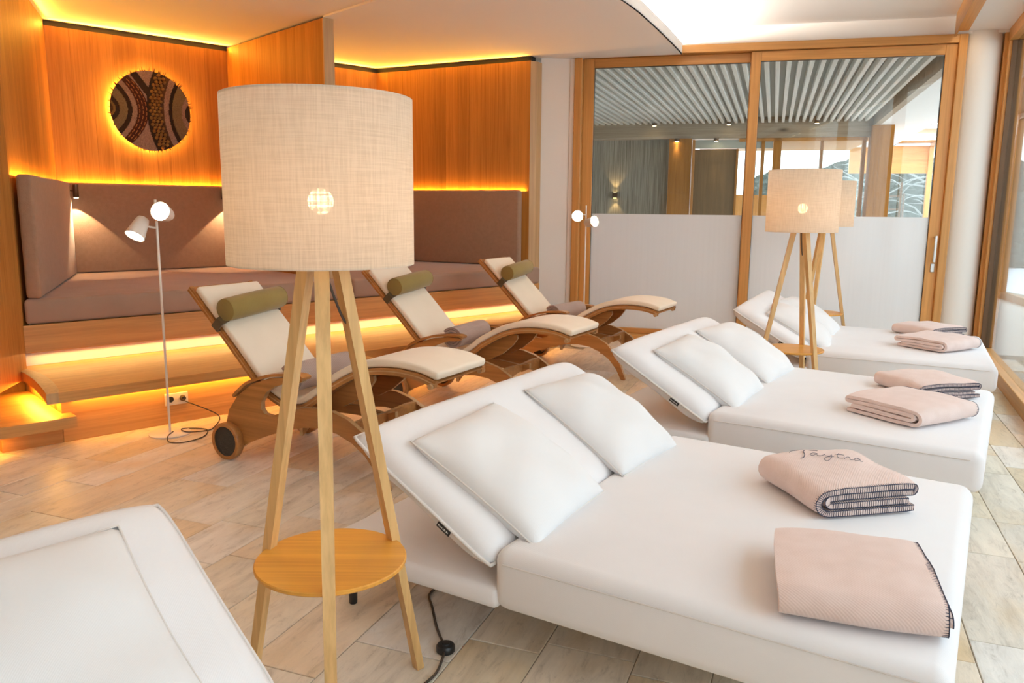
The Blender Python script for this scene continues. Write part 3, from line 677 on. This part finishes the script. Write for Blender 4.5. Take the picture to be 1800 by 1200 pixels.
for (i,j), nm in cells.items():
    mb = meshes.setdefault(nm, MB()); hgt = -.095-RG[nm][2]
    x0, x1, y0, y1 = [(-1+2*t/G)*RA for t in (i,i+1,j,j+1)]
    mb.add([(x0,hgt,y0),(x1,hgt,y0),(x1,hgt,y1),(x0,hgt,y1)], [(0,1,2,3)])
    for di, dj, e in ((-1,0,(0,3)),(1,0,(1,2)),(0,-1,(0,1)),(0,1,(3,2))):
        if cells.get((i+di,j+dj)) != nm:
            c = [(x0,y0),(x1,y0),(x1,y1),(x0,y1)]; p, q = c[e[0]], c[e[1]]
            mb.add([(p[0],hgt,p[1]),(q[0],hgt,q[1]),(q[0],-.094,q[1]),(p[0],-.094,p[1])], [(0,1,2,3)])
for nm, mb in meshes.items():
    me = mb.build(RG[nm][0], RG[nm][1], ar)
bead = MB(); rr = random.Random(8)
for r_ in range(-11,12):
    y = r_*.083
    for c_ in range(3):
        x = -.02 + c_*.10 + (.05 if r_%2 else 0) + .24*y*y
        if x*x+y*y > .93: continue
        bm = bmesh.new(); bmesh.ops.create_icosphere(bm, subdivisions=2, radius=RA*.048, matrix=Matrix.Translation((x*RA, -.106, y*RA))); bead.bm(bm)
o = bead.build('beads', yarn('yarn_bead',(0.30,0.17,0.055),200), ar, smooth=True); o['kind'] = 'stuff'
dash = MB()
for t in range(3):
    for q in range(-7,8):
        y = q*.125+.03*t; x = -.13-.085*t-(.64+.02*t)*y*y
        y2 = y+.085; x2 = -.13-.085*t-(.64+.02*t)*y2*y2
        if x*x+y*y < .9 and x2*x2+y2*y2 < .9: dash.tube([(x*RA,-.112,y*RA),((x+x2)/2*RA+.002,-.116,(y+y2)/2*RA),(x2*RA,-.112,y2*RA)], .004, 5)
o = dash.build('orange_stitches', yarn('yarn_orange',(0.48,0.20,0.09)), ar); o['kind'] = 'stuff'
fr = MB()
for k in range(260):
    aa = 2*PI*k/260 + rr.uniform(-.01,.01); l = rr.uniform(.0,.035) if rr.random() < .5 else .004
    c, s_ = math.cos(aa), math.sin(aa); r0 = RA*.95
    fr.tube([(c*r0,-.09,s_*r0),(c*(RA+l),-.10+rr.uniform(-.01,.01),s_*(RA+l)+.3*l)], .006, 4, rf=lambda q: .007*(1-q)+.001)
o = fr.build('fringe', RG['brown'][1], ar); o['kind'] = 'stuff'

# ================================================================== DAYBEDS
def pillow_mesh(lx, ly, th, p=2.6, q=1.9, c=.05, n=22, seed=0, wr=.004, rc=.03):
    r = random.Random(seed); ph = [r.uniform(0,6) for _ in range(6)]
    mb = MB(); idx = {}
    def X(i): return -math.cos(PI*i/n)*.5 + (-1+2*i/n)*.5
    for s in (1,-1):
        for i in range(n+1):
            for j in range(n+1):
                bd = i in (0,n) or j in (0,n)
                if bd and s == -1: continue
                x, y = X(i), X(j)
                h = max(0,(1-abs(x)**p))**(1/q) * max(0,(1-abs(y)**p))**(1/q)
                ux = x*(1-c*(1-y*y)*x*x)*math.sqrt(1-rc*y**8/2); uy = y*(1-c*(1-x*x)*y*y)*math.sqrt(1-rc*x**8/2)
                w = wr*(math.sin(7*x+3*y+ph[0])+math.sin(5*y-6*x+ph[1])+math.sin(11*x*y+ph[2]))*h
                idx[(s,i,j)] = len(mb.v); mb.v.append((ux*lx/2, uy*ly/2, s*(h*th/2+w)))
    g = lambda s,i,j: idx.get((s,i,j), idx.get((1,i,j)))
    for s in (1,-1):
        for i in range(n):
            for j in range(n):
                mb.f.append((g(s,i,j),g(s,i+1,j),g(s,i+1,j+1),g(s,i,j+1)))
    rim = [(X(i),-1) for i in range(n)]+[(1,X(j)) for j in range(n)]+[(X(n-i),1) for i in range(n)]+[(-1,X(n-j)) for j in range(n)]
    rim = [(x*(1-c*(1-y*y)*x*x)*math.sqrt(1-rc*y**8/2)*lx/2, y*(1-c*(1-x*x)*y*y)*math.sqrt(1-rc*x**8/2)*ly/2, 0) for x,y in rim]
    return mb, rim
def make_bed(F, label):
    b = empty('daybed', F, label, 'daybed', 'row of white daybeds')
    MB().rbox(-.72, .02, 0, 1.52, .20, .272, .022, 3).build('head_base', M['white_fab'], b, smooth=True, angle=60)
    blk = MB().rbox(0, 1.245, 0, 1.52, .20, .402, .045, 4)
    for i, (x,y,z) in enumerate(blk.v):     # softer foot end
        if x > 1.0 and z > .34: blk.v[i] = (x, y, z - .018*((x-1.0)/.245)**2)
    mt = blk.build('mattress', M['white_fab'], b, smooth=True, angle=60)
    sm = MB().tube([(.04,-.0015,.36),(.6,-.0025,.36),(1.19,-.0015,.356)], .0022, 5)
    sm.build('seam', M['piping'], mt)
    for x, y in ((-.655,.09),(-.655,1.43),(1.13,.09),(1.13,1.43)):
        MB().lathe([(.013,0),(.015,.004),(.021,.20)], 14, x, y).build('leg', M['black'], b, smooth=True, angle=40)
    for y in (.3, 1.2):
        MB().tube([(-.02,y,.275),(-.10,y,.36)], .012, 8).build('hinge', M['black'], b)
    mb, rim = pillow_mesh(.64, 1.54, .155, p=7, q=2.6, c=.006, n=26, seed=3, wr=.002, rc=.06)
    CM = Matrix.Translation((-.275, .76, .505)) @ Matrix.Rotation(R(30.5), 4, 'Y')
    cu = mb.build('backrest_cushion', M['white_fab'], b, CM, smooth=True)
    MB().tube(rim, .006, 6, True).build('piping', M['piping'], cu, smooth=True)
    tg = MB().box(.10,.155,-.774,-.7715,-.020,-.002).build('brand_tag', M['black'], cu)
    lt = MB()
    for k_, (w_, h_) in enumerate(((.003,.006),(.002,.005),(.003,.005),(.002,.006),(.003,.005),(.0035,.006),(.002,.005),(.003,.006),(.0025,.005))):
        lt.box(.105+k_*.005,.105+k_*.005+w_,-.7746,-.7741,-.014,-.014+h_)
    lt.build('tag_lettering', M['tag_white'], cu)['kind'] = 'stuff'
    return b
PILL = []
def pillow(F, x, y, rz, label, lx=.55, ly=.55, seed=1, th=.20, up=.09, tilt=30.5):
    mb, rim = pillow_mesh(lx, ly, th, seed=seed)
    o = empty('pillow', F @ Matrix.Translation((-.275, .76, .505)) @ Matrix.Rotation(R(tilt), 4, 'Y') @ Matrix.Translation((x, y, up)) @ Matrix.Rotation(R(rz), 4, 'Z'), label, 'pillow', 'loose pillows on the daybeds')
    c = mb.build('cover', M['pillow_fab'], o, smooth=True)
    MB().tube(rim, .0035, 5, True).build('seam', M['piping'], o, smooth=True)
    return o
def bedF(u, v, rz=0): return BED @ Matrix.Translation((u, v, 0)) @ Matrix.Rotation(R(rz), 4, 'Z')
F1, F2, F3, F0 = bedF(0,0), bedF(.03,2.0,-1.0), bedF(.08,4.22,5.0), bedF(-.275,-2.325,-10)
bed1 = make_bed(F1, 'white double daybed in the foreground with two pink blankets')
def dup_bed(F, label):
    c = copy_tree(bed1); c.matrix_world = F; c['label'] = label; return c
bed2 = dup_bed(F2, 'white double daybed in the middle, second from the glass doors')
bed3 = dup_bed(F3, 'white double daybed farthest back beside the sliding doors')
bed0 = dup_bed(F0, 'white daybed cut off at the bottom left corner')
# brand lettering on the tags: small raised bars of white thread
pillow(F1, .10, -.40, 3, 'white pillow nearest the tall foreground lamp on the front daybed', seed=1)
pillow(F1, .10, .36, -4, 'white pillow farther from the lamp on the front daybed', seed=2)
pillow(F2, .11, -.30, 2, 'nearer white pillow on the middle daybed', .56, .60, 3)
pillow(F2, .11, .42, -3, 'farther white pillow on the middle daybed', .56, .60, 4)
pillow(F3, .15, -.30, 4, 'nearer white pillow on the farthest daybed behind the lamp', .56, .58, 5, up=.09)
pillow(F3, .15, .36, -4, 'farther white pillow on the farthest daybed by the glass', .56, .58, 6, up=.09)
pillow(F0, .09, .21, 0, 'white pillow at the bottom left corner of the picture', .62, .80, 7)

# ---- folded blankets: one ribbon folded back and forth, oversewn hem
def blanket(F, L, Wd, H, rz, label, seed=1, hem=True, z=.405, side=1, text=False):
    r = random.Random(seed); o = empty('folded_blanket', F @ Matrix.Rotation(R(rz), 4, 'Z') if False else F, label, 'blanket', 'folded pink blankets on the daybeds')
    lay = 4; t = H/lay*.80; path = []
    # outer wrap then inner folds, in the (y,z) section; y across, z up
    def arc(cy, cz, rad, a0, a1, n=7): return [(cy+rad*math.cos(a0+(a1-a0)*k/n), cz+rad*math.sin(a0+(a1-a0)*k/n)) for k in range(n+1)]
    w = Wd/2; zs = [H*(k+.5)/lay for k in range(lay)]; d = (zs[1]-zs[0])/2
    big = (zs[3]-zs[0])/2
    path += [(w*.9*side, zs[0])]
    path += [(k*w/4*side, zs[0]+r.uniform(-.001,.001)) for k in range(3,-4,-1)]
    path += [(c[0]*side, c[1]) for c in arc(-w+big, zs[0]+big, big, -PI/2, -1.5*PI)]
    path += [(k*w/4*side, zs[3]+r.uniform(-.001,.0015)) for k in range(-2,4)]
    path += [(c[0]*side, c[1]) for c in arc(w-d, zs[2]+d, d, PI/2, -PI/2)]
    path += [(k*w/4*side, zs[2]+r.uniform(-.001,.001)) for k in range(3,-3,-1)]
    path += [(c[0]*side, c[1]) for c in arc(-w+big+d*.6, zs[1]+d, d, PI/2, 1.5*PI)]
    path += [(k*w/4*side, zs[1]+r.uniform(-.001,.001)) for k in range(-1,4)]
    P = [Vector((0,p[0],p[1])) for p in path]; n = len(P); nrm = []
    for i in range(n):
        tq = (P[min(n-1,i+1)]-P[max(0,i-1)]); nrm.append(Vector((0,-tq.z,tq.y)).normalized())
    nx = 16; mb = MB(); ph = [r.uniform(0,6) for _ in range(5)]
    for k in range(nx+1):
        x = (k/nx-.5)*L
        for sgn in (1,-1):
            for i in range(n):
                sk = .010*math.sin(ph[0]+i*.12)*(1 if k in (0,nx) else .9)
                wv = .0035*math.sin(9*x+ph[1]+i*.05)+.0025*math.sin(21*x+3*P[i].y*9+ph[2])
                sag = -.006*math.cos(PI*x/L)*(P[i].z/H)
                q = P[i] + nrm[i]*(sgn*t/2)
                puff = 1+.16*(1-min(1,abs(q.y)/w)**2)*(1-(2*x/L)**2)-.10*(abs(2*x/L)**6)*(abs(q.y)/w)
                yy_ = q.y*(1-.035*(2*x/L)**4)+.006*math.sin(5*x+ph[3])
                mb.v.append(((x+sk)*(1-.03*(q.y/w)**4), yy_+wv*.8, max(.0005, (q.z+(wv+sag)*(P[i].z/H))*puff)))
    S = 2*n
    for k in range(nx):
        for i in range(n-1):
            a0 = k*S+i; mb.f.append((a0,a0+1,a0+S+1,a0+S)); b0 = k*S+n+i; mb.f.append((b0,b0+1,b0+S+1,b0+S))
        for e in (0,n-1): mb.f.append((k*S+e,k*S+n+e,(k+1)*S+n+e,(k+1)*S+e))
    for k in (0,nx):
        for i in range(n-1): mb.f.append((k*S+i,k*S+i+1,k*S+n+i+1,k*S+n+i))
    cl = mb.build('cloth', M['pink'], o, smooth=True, angle=55)
    if hem:
        st = MB(); k = nx
        cum = 0; last = None; nxt = 0
        for i in range(n-1):
            a_ = Vector(mb.v[k*S+i]); b_ = Vector(mb.v[k*S+i+1]); c_ = Vector(mb.v[k*S+n+i]); e_ = Vector(mb.v[k*S+n+i+1]); ln = (b_-a_).length
            while nxt < cum+ln:
                f = (nxt-cum)/ln; p = a_.lerp(b_, f); q = c_.lerp(e_, f); ox = Vector((-.014,0,0)); out = (p-q).normalized()*.0008
                st.tube([p+ox+out, p+out+Vector((.001,0,0)), q-out+Vector((.001,0,0)), q+ox-out], .0011, 4); nxt += .0085
            cum += ln
        for sg in (0, n):
            st.tube([Vector(mb.v[k*S+sg+i])+Vector((.0012,0,0)) for i in range(n)], .0016, 5)
        s_ = st.build('hem_stitching', M['navy'], o); s_['kind'] = 'stuff'
    if text:
        # script lettering sewn on the upper face: T a y t n a
        tx = MB(); top = H*(3.5/4)+t/2+.0018
        def st_(pts, r0=.0010): tx.tube([(a_*.001, b_*.001, (top-.002)*(1+.16*(1-min(1,abs(b_*.001)/w)**2)*(1-(2*a_*.001/L)**2))+.0035*math.sin(9*a_*.001+ph[1])+.0008) for a_, b_ in [rot_(p) for p in catmull2(pts)]], r0, 5)
        def rot_(p):
            qx, qy = (p[0]-(-150+90))*.95, (p[1]-15)*1.75; c_, s_ = math.cos(R(55)), math.sin(R(55))
            return (qx*c_-qy*s_-88, qx*s_+qy*c_+18)
        def catmull2(pts): return [(q.x,q.y) for q in catmull([Vector((p[0],p[1])) for p in pts], 5)]
        def S_(pts, dx): st_([(p[0]+dx, p[1]) for p in pts])
        X0 = -150
        st_([(X0-45,20),(X0-38,44),(X0-15,58),(X0+25,62),(X0+60,58)]); st_([(X0+12,62),(X0+6,40),(X0+14,10),(X0+12,-18),(X0+2,-26)], .0015)
        S_([(58,24),(44,26),(34,14),(40,4),(52,10),(60,24),(60,8),(74,4),(88,20)], X0)
        S_([(88,20),(92,8),(106,8),(114,22),(112,-8),(100,-30),(88,-22),(98,-2),(122,10)], X0)
        S_([(140,48),(134,20),(140,4),(156,6)], X0); S_([(126,34),(160,36)], X0)
        S_([(160,22),(160,4),(170,20),(180,20),(182,4),(196,10)], X0)
        S_([(216,22),(204,24),(196,12),(202,4),(212,10),(218,22),(218,6),(228,6)], X0)
        x_ = tx.build('embroidered_script', M['navy'], o, smooth=True)
    return o
def onbed(u, v, rz, z=.401): return BED @ Matrix.Translation((u, v, z)) @ Matrix.Rotation(R(rz), 4, 'Z')
blanket(onbed(.80,1.08,-46), .40, .40, .105, 0, 'folded pink blanket with script lettering, farther one on the front daybed', 1, side=1, text=True)
blanket(onbed(.985,.30,14), .40, .44, .090, 0, 'folded pink blanket nearest the camera on the front daybed', 2, side=1)
blanket(onbed(.95,3.20,-47), .42, .40, .085, 0, 'folded pink blanket farther back on the middle daybed', 3, side=1)
blanket(onbed(.92,2.54,60), .46, .44, .090, 0, 'folded pink blanket nearer the camera on the middle daybed', 4, side=1)
blanket(onbed(.80,5.62,-35), .40, .40, .085, 0, 'folded pink blanket farther back on the farthest daybed', 5, side=1)
blanket(onbed(.90,4.93,62), .44, .42, .090, 0, 'folded pink blanket nearer the camera on the farthest daybed', 6, side=1)

# ================================================================== TRIPOD FLOOR LAMPS
def make_lamp(F, leg_az, label):
    o = empty('tripod_lamp', F, label, 'floor lamp', 'wooden tripod floor lamps')
    R0 = .241; z0, z1 = 1.278, 1.700
    sh = MB().lathe([(R0,z0),(R0,(z0+z1)/2),(R0,z1)], 72, cap=False)
    so = sh.build('lampshade', M['linen'], o, smooth=True, angle=40)
    for zz in (z0+.002, z1-.002): MB().tube([(math.cos(2*PI*k/48)*(R0-.003), math.sin(2*PI*k/48)*(R0-.003), zz) for k in range(48)], .003, 6, True).build('shade_ring', M['white_metal'], so)
    for k in range(3):
        aa = 2*PI*k/3+.4; MB().tube([(.02*math.cos(aa),.02*math.sin(aa),1.34),((R0-.004)*math.cos(aa),(R0-.004)*math.sin(aa),z0+.004)], .002, 5).build('spider_arm', M['white_metal'], so)
    MB().lathe([(.001,1.285),(.05,1.285),(.05,1.315),(.022,1.32),(.022,1.385),(.001,1.385)], 20).build('socket', M['oak_lamp'], o, smooth=True, angle=40)
    bm = bmesh.new(); bmesh.ops.create_uvsphere(bm, u_segments=16, v_segments=10, radius=.034, matrix=Matrix.Translation((0,0,1.44)))
    MB().bm(bm).build('bulb', emit('bulb_glow', (1,.58,.27), 33), o, smooth=True)
    for k in range(3):
        aa = R(leg_az + 120*k); top = Vector((.042*math.cos(aa), .042*math.sin(aa), 1.315)); bot = Vector((.290*math.cos(aa), .290*math.sin(aa), 0))
        d = (bot-top).normalized(); sd = Vector((-math.sin(aa), math.cos(aa), 0)); rd = d.cross(sd)
        mb = MB(); vv_ = []
        for p, w in ((top,.019),(bot,.0145)):
            for s1, s2 in ((-1,-1),(1,-1),(1,1),(-1,1)): 
                q = p + sd*s1*w + rd*s2*w*.85; vv_.append((q.x, q.y, max(q.z, 0) if p is bot else q.z))
        mb.add(vv_, [(0,1,2,3),(4,5,6,7),(0,1,5,4),(1,2,6,5),(2,3,7,6),(3,0,4,7)])
        mb.build('leg', M['oak_lamp'], o)
    MB().lathe([(.001,.439),(.206,.439),(.210,.443),(.210,.450),(.207,.453),(.001,.453)], 64).build('tray', M['oak_tray'], o, smooth=True, angle=30)
    aa = R(leg_az+120)
    MB().tube(catmull([Vector(p) for p in ((0,0,1.29),(.02*math.cos(aa)+.0,.02*math.sin(aa),1.22),(.055*math.cos(aa),.055*math.sin(aa),1.13),(.082*math.cos(aa),.082*math.sin(aa),1.10))],5), .0035, 6).build('cord', M['cord'], o, smooth=True)
    return o
L1 = (-.503, 2.11, 0)
lamp1 = make_lamp(Matrix.Translation(L1), -79, 'large tripod lamp with linen drum shade in the foreground')
MB().tube(catmull([Vector(p) for p in ((.245,.085,.006),(.28,.16,.006),(.296,.27,.012))],6), .0045, 6).build('floor_cord', M['cord'], lamp1, smooth=True)
MB().tube(catmull([Vector(p) for p in ((.29,.30,.012),(.255,.42,.006),(.225,.56,.006),(.205,.66,.006),(.25,.74,.006),(.32,.80,.006))],6), .0045, 6).build('floor_cord', M['cord'], lamp1, smooth=True)
MB().lathe([(.028,0),(.031,.004),(.031,.020),(.027,.025),(.014,.026),(.013,.030),(.001,.031)], 24, .296, .284).build('foot_switch', M['black'], lamp1, smooth=True, angle=40)
def dup_lamp(loc, rz, label):
    c = bpy.data.objects.new('tripod_lamp', None); COL.objects.link(c); c.empty_display_size = .1
    c.matrix_world = Matrix.Translation(loc) @ Matrix.Rotation(R(rz), 4, 'Z'); tag(c, label, 'floor lamp', 'wooden tripod floor lamps')
    for ch in kids(lamp1):
        if ch.name.startswith('floor_cord') or ch.name.startswith('foot_switch'): continue
        copy_tree(ch, c)
    return c
dup_lamp((2.013, 5.62, 0), 12, 'tripod lamp standing between the middle and farthest daybeds')
dup_lamp((2.985, 7.68, 0), 70, 'tripod lamp farthest back in front of the frosted glass')

# ================================================================== READING LAMPS
def reading_lamp(F, heads, label, cord=False):
    o = empty('reading_lamp', F, label, 'floor lamp', 'slim two-headed reading lamps')
    MB().lathe([(.001,0),(.123,0),(.125,.003),(.125,.009),(.120,.012),(.001,.012)], 40).build('base', M['white_metal'], o, smooth=True, angle=40)
    MB().tube([(0,0,.012),(0,0,1.455)], .0075, 12).build('pole', M['white_metal'], o, smooth=True, angle=40)
    for at, off, ax in heads:
        ax = Vector(ax).normalized(); c = Vector(off); q = Vector((0,0,1)).rotation_difference(ax).to_matrix().to_4x4()
        hd = MB().lathe([(.001,-.075),(.022,-.075),(.034,-.068),(.040,-.05),(.058,.058),(.055,.058),(.037,-.045),(.001,-.06)], 28, cap=False).build('lamp_head', M['white_metal'], o, Matrix.Translation(c) @ q, smooth=True, angle=40)
        MB().lathe([(.001,.045),(.0545,.045),(.0545,.050),(.001,.050)], 28).build('diffuser', emit('reading_glow', (1,.80,.55), 24), hd)
        MB().tube([(0,0,at), tuple(c - ax*.02)], .006, 8).build('joint', M['white_metal'], o)
        wd = (F.to_3x3() @ ax); wp = F @ (c + ax*.075)
        spot('reading_lamp_beam', wp, wd, 5, (1,.75,.48), 110, .5, .03)
    if cord:
        plug = (ALC @ Vector((1.018,-.036,.165))) - F.translation
        MB().lathe([(.001,0),(.014,0),(.017,.006),(.018,.026),(.001,.026)], 16).xf(Matrix.Translation(plug) @ Matrix.Rotation(R(43.5),4,'Z') @ Matrix.Rotation(-PI/2,4,'X')).build('plug', M['cord'], o, smooth=True, angle=40)
        pts = [(.02,.0,.014),(.03,-.10,.014),(.08,-.20,.006),(.17,-.20,.006),(.24,-.08,.006),(.21,.07,.006),(.13,.11,.006),(.05,.06,.016),(.11,-.01,.016),(.20,.05,.006),(.235,.12,.012),(.245,.17,.08),tuple(plug + Vector((.018,-.022,-.012))),tuple(plug)]
        MB().tube(catmull([Vector(p) for p in pts], 6), .0035, 6).build('cord', M['cord'], o, smooth=True)
    return o
rv, cv_, upv = Vector((.914,.405,0)), Vector((.405,-.914,0)), Vector((0,0,1))
reading_lamp(Matrix.Translation((-2.153,4.859,0)),
    [(1.37, tuple(rv*.045+cv_*.05+upv*1.375), tuple(cv_ - rv*.42 + upv*.22)), (1.285, tuple(-rv*.10+cv_*.01+upv*1.285), tuple(-upv*.80 - rv*.42 + cv_*.42))],
    'slim white reading lamp in front of the left alcove', True)
rv2, cv2 = Vector((.995,.10,0)), Vector((-.09,-.995,0))
reading_lamp(Matrix.Translation((.745,8.25,0)),
    [(1.36, tuple(-rv2*.085+cv2*.02+upv*1.36), tuple(cv2 - rv2*.05 - upv*.25)), (1.29, tuple(rv2*.05+cv2*.03+upv*1.285), tuple(cv2*.75 + rv2*.62 + upv*.18))],
    'slim white reading lamp by the left edge of the glass doors')
# ================================================================== SOCKETS
def socket(F, n, label):
    o = empty('wall_socket', F, label, 'socket')
    MB().rbox(-.038*n,.038*n,-.010,0,-.04,.04,.004).build('plate', M['socket'], o)
    for k in range(n):
        cx = -.038*(n-1)+.076*k
        MB().lathe([(.028,-.0025),(.028,.0005),(.020,.0005),(.020,-.0025)], 20, cap=False).xf(Matrix.Translation((cx,-.0105,0)) @ Matrix.Rotation(PI/2,4,'X')).build('socket_rim', M['socket'], o)
        MB().lathe([(.001,0),(.0195,0),(.0195,.001),(.001,.001)], 20).xf(Matrix.Translation((cx,-.0103,0)) @ Matrix.Rotation(PI/2,4,'X')).build('socket_well', M['black'], o)
    return o
socket(ALC @ Matrix.Translation((.98,-.0005,.165)), 2, 'double power socket on the oak plinth behind the reading lamp')
socket(WIN @ Matrix.Translation((2.40,.1005,.36)) @ Matrix.Rotation(PI,4,'Z'), 1, 'single power socket on the wooden corner post')

# ================================================================== WOODEN LOUNGERS
PROF = catmull([Vector((x,z)) for x, z in ((-.349,.949),(-.24,.845),(-.118,.728),(.02,.594),(.15,.465),(.252,.390),(.378,.345),(.503,.352),(.628,.425),(.702,.482),(.866,.570),(1.0,.606),(1.14,.616),(1.27,.606),(1.372,.578))], 4)
def offs(P, d):
    out = []
    for i, p in enumerate(P):
        t = (P[min(len(P)-1,i+1)]-P[max(0,i-1)]).normalized(); out.append((p.x - t.y*d, p.y + t.x*d))
    return out
def band(P, d0, d1, y0, y1, i0=0, i1=None):
    a_ = offs(P, d0)[i0:i1]; b_ = offs(P, d1)[i0:i1]; return MB().prism(a_ + b_[::-1], y0, y1, 'y')
FRAME_O = [(-.03,.207),(-.003,.284),(.072,.376),(.188,.455),(.32,.500),(.446,.520),(.540,.522),(.562,.512),(.545,.500),(.46,.492),(.36,.459),(.294,.42),(.252,.36),(.250,.32),(.273,.295),(.329,.290),(.437,.334),(.55,.364),(.66,.376),(.76,.372),(.86,.345),(.95,.295),(1.02,.225),(1.075,.13),(1.125,.012),(1.120,.004),(1.085,.004),(1.04,.09),(.975,.165),(.89,.222),(.79,.258),(.68,.270),(.56,.258),(.42,.220),(.257,.160),(.131,.105),(.06,.06),(0,.10)]
def make_lounger():
    o = empty('lounger', LNG)
    Y0, Y1 = .065, .535
    for y0 in (Y0, Y1-.026):
        r_ = band(PROF, -.020, .014, y0, y0+.026).build('side_rail', M['walnut'], o, smooth=True, angle=40)
        band(PROF, -.004, .002, y0-.0012 if y0 == Y0 else y0+.0262, y0-.0002 if y0 == Y0 else y0+.0272).build('ply_line', M['walnut_edge'], r_)
    band(PROF, .0, .009, Y0+.026, Y1-.026).build('seat_shell', M['walnut'], o, smooth=True, angle=40)
    n = len(PROF)
    cu = band(PROF, .016, .058, Y0+.006, Y1-.006, 1, n).build('cushion', M['cream'], o, smooth=False)
    bv = cu.modifiers.new('soft_edge', 'BEVEL'); bv.width = .014; bv.segments = 3; bv.limit_method = 'ANGLE'; bv.angle_limit = R(50)
    for p in cu.data.polygons: p.use_smooth = True
    for y0 in (0.012, .558):
        f = MB().prism(FRAME_O, y0, y0+.030, 'y').build('side_frame', M['walnut'], o)
        top = [Vector(q) for q in ((.055,.365),(.12,.420),(.188,.462),(.32,.507),(.446,.527),(.545,.530),(.575,.520))]
        tp = catmull(top, 4); yc = y0+.015
        MB().prism(offs(tp, 0) + offs(tp, .016)[::-1], yc-.034, yc+.034, 'y').build('armrest', M['walnut'], o, smooth=True, angle=40)
        MB().box(1.088,1.120,y0+.002,y0+.028,0,.005).build('foot_pad', M['black'], f)
        yo = y0-.047 if y0 < .3 else y0+.032
        w = MB().lathe([(.086,0),(.104,0),(.107,.004),(.107,.042),(.104,.046),(.086,.046)], 36, cap=False)
        w.f += [(k*6+5, k*6, ((k+1)%36)*6, ((k+1)%36)*6+5) for k in range(36)]
        wo = w.xf(Matrix.Translation((0,yo+.046,.1072)) @ Matrix.Rotation(PI/2,4,'X')).build('wheel', M['walnut'], o, smooth=True, angle=40)
        MB().lathe([(.001,.006),(.086,.006),(.086,.040),(.001,.040)], 36).xf(Matrix.Translation((0,yo+.046,.1072)) @ Matrix.Rotation(PI/2,4,'X')).build('wheel_disc', M['rubber'], wo, smooth=True, angle=40)
    # lens shaped brackets below the knee bend
    for y0 in (.14, .44):
        MB().prism([(.60,.385),(.70,.462),(.80,.520),(.90,.560),(.935,.560),(.94,.535),(.90,.48),(.82,.415),(.72,.365),(.62,.345),(.57,.35)], y0, y0+.022, 'y').build('bracket', M['walnut'], o)
    # arched cross members between the side frames
    arch = [(.042,.20),(.042,.33),(.12,.335),(.30,.325),(.48,.335),(.558,.33),(.558,.20),(.52,.225),(.44,.265),(.30,.285),(.16,.265),(.08,.225)]
    for x0 in (.50, .88): MB().prism(arch, x0, x0+.024, 'x').build('crossbar', M['walnut'], o)
    MB().prism([(.36,.295),(.52,.33),(.70,.34),(.90,.318),(.96,.335),(.96,.30),(.90,.27),(.70,.285),(.52,.28),(.40,.262)], .288, .312, 'y').build('spine', M['walnut'], o)
    MB().tube([(0,.0,.107),(0,.60,.107)], .011, 10).build('axle', M['steel'], o, smooth=True, angle=40)
    for ya, yb_ in ((Y0-.016, Y0+.028), (Y1-.028, Y1+.016)): MB().tube([(1.352,ya,.566),(1.352,yb_,.566)], .014, 12).build('rail_knob', M['walnut_edge'], o, smooth=True, angle=40)
    return o
lg = make_lounger()
for ch in kids(lg):
    if ch.name.split('.')[0] in ('side_frame','crossbar','bracket','spine'):
        ch.data.materials.append(M['walnut_edge'])
        ax = 0 if ch.name.startswith('crossbar') else 1
        for p in ch.data.polygons:
            if abs(p.normal[ax]) < .5: p.material_index = 1
LPOS = [(0,0), (-.015,1.575), (.055,3.135)]
LLAB = ['wooden wheeled lounger nearest the foreground tripod lamp', 'middle wooden wheeled lounger', 'wooden wheeled lounger farthest back near the sliding doors']
for i, (x, y) in enumerate(LPOS):
    F = LNG @ Matrix.Translation((x, y, 0))
    o = lg if i == 0 else copy_tree(lg)
    o.matrix_world = F; tag(o, LLAB[i], 'lounger', 'three wooden loungers')
    # olive neck roll, strapped round the backrest
    B = F @ Matrix.Translation((-.066,.285,.860)) @ Matrix.Rotation(R(44), 4, 'Y') @ Matrix.Rotation(R(6), 4, 'Z')
    nr = empty('neck_roll', B, ('olive neck roll on the nearest lounger', 'olive neck roll on the middle lounger', 'olive neck roll on the farthest lounger')[i], 'bolster', 'olive neck rolls')
    pr = [(.001,-.230),(.052,-.230),(.062,-.226),(.066,-.212),(.068,0),(.066,.212),(.062,.226),(.052,.230),(.001,.230)]
    MB().lathe(pr, 32).xf(Matrix.Scale(1.0,4) @ Matrix.Rotation(PI/2,4,'X')).build('roll', M['olive'], nr, smooth=True, angle=50)
    for yy in (-.232, .232): MB().tube([(math.cos(2*PI*k/28)*.062, yy*.975, math.sin(2*PI*k/28)*.062) for k in range(28)], .0025, 5, True).build('end_piping', M['olive'], nr)
    MB().prism([(-.20,-.045),(-.246,-.066),(-.252,-.130),(.252,-.130),(.246,-.066),(.20,-.045),(.20,-.051),(.240,-.071),(.246,-.124),(-.246,-.124),(-.240,-.071),(-.20,-.051)], -.005, .047, 'x').build('strap', M['strap'], nr)
    # rolled towel lying in the seat
    sp = []; 
    for k in range(70):
        th = k/69*2*PI*3.4; rad = .013+.0195*th/(2*PI)*1.0; sp.append(Vector((math.cos(th)*rad, math.sin(th)*rad*.94)))
    T = F @ Matrix.Translation((.44,.30,.505)) @ Matrix.Rotation(R((0,4,-6)[i]), 4, 'Z')
    tw = MB().prism(offs(sp, -.0075) + offs(sp, .0075)[::-1], -.245, .215, 'y').build('rolled_towel', M['towel'], smooth=True, angle=50); tw.matrix_world = T
    tag(tw, ('rolled mauve towel on the nearest lounger', 'rolled mauve towel on the middle lounger', 'rolled mauve towel on the farthest lounger')[i], 'towel', 'rolled towels on the loungers')
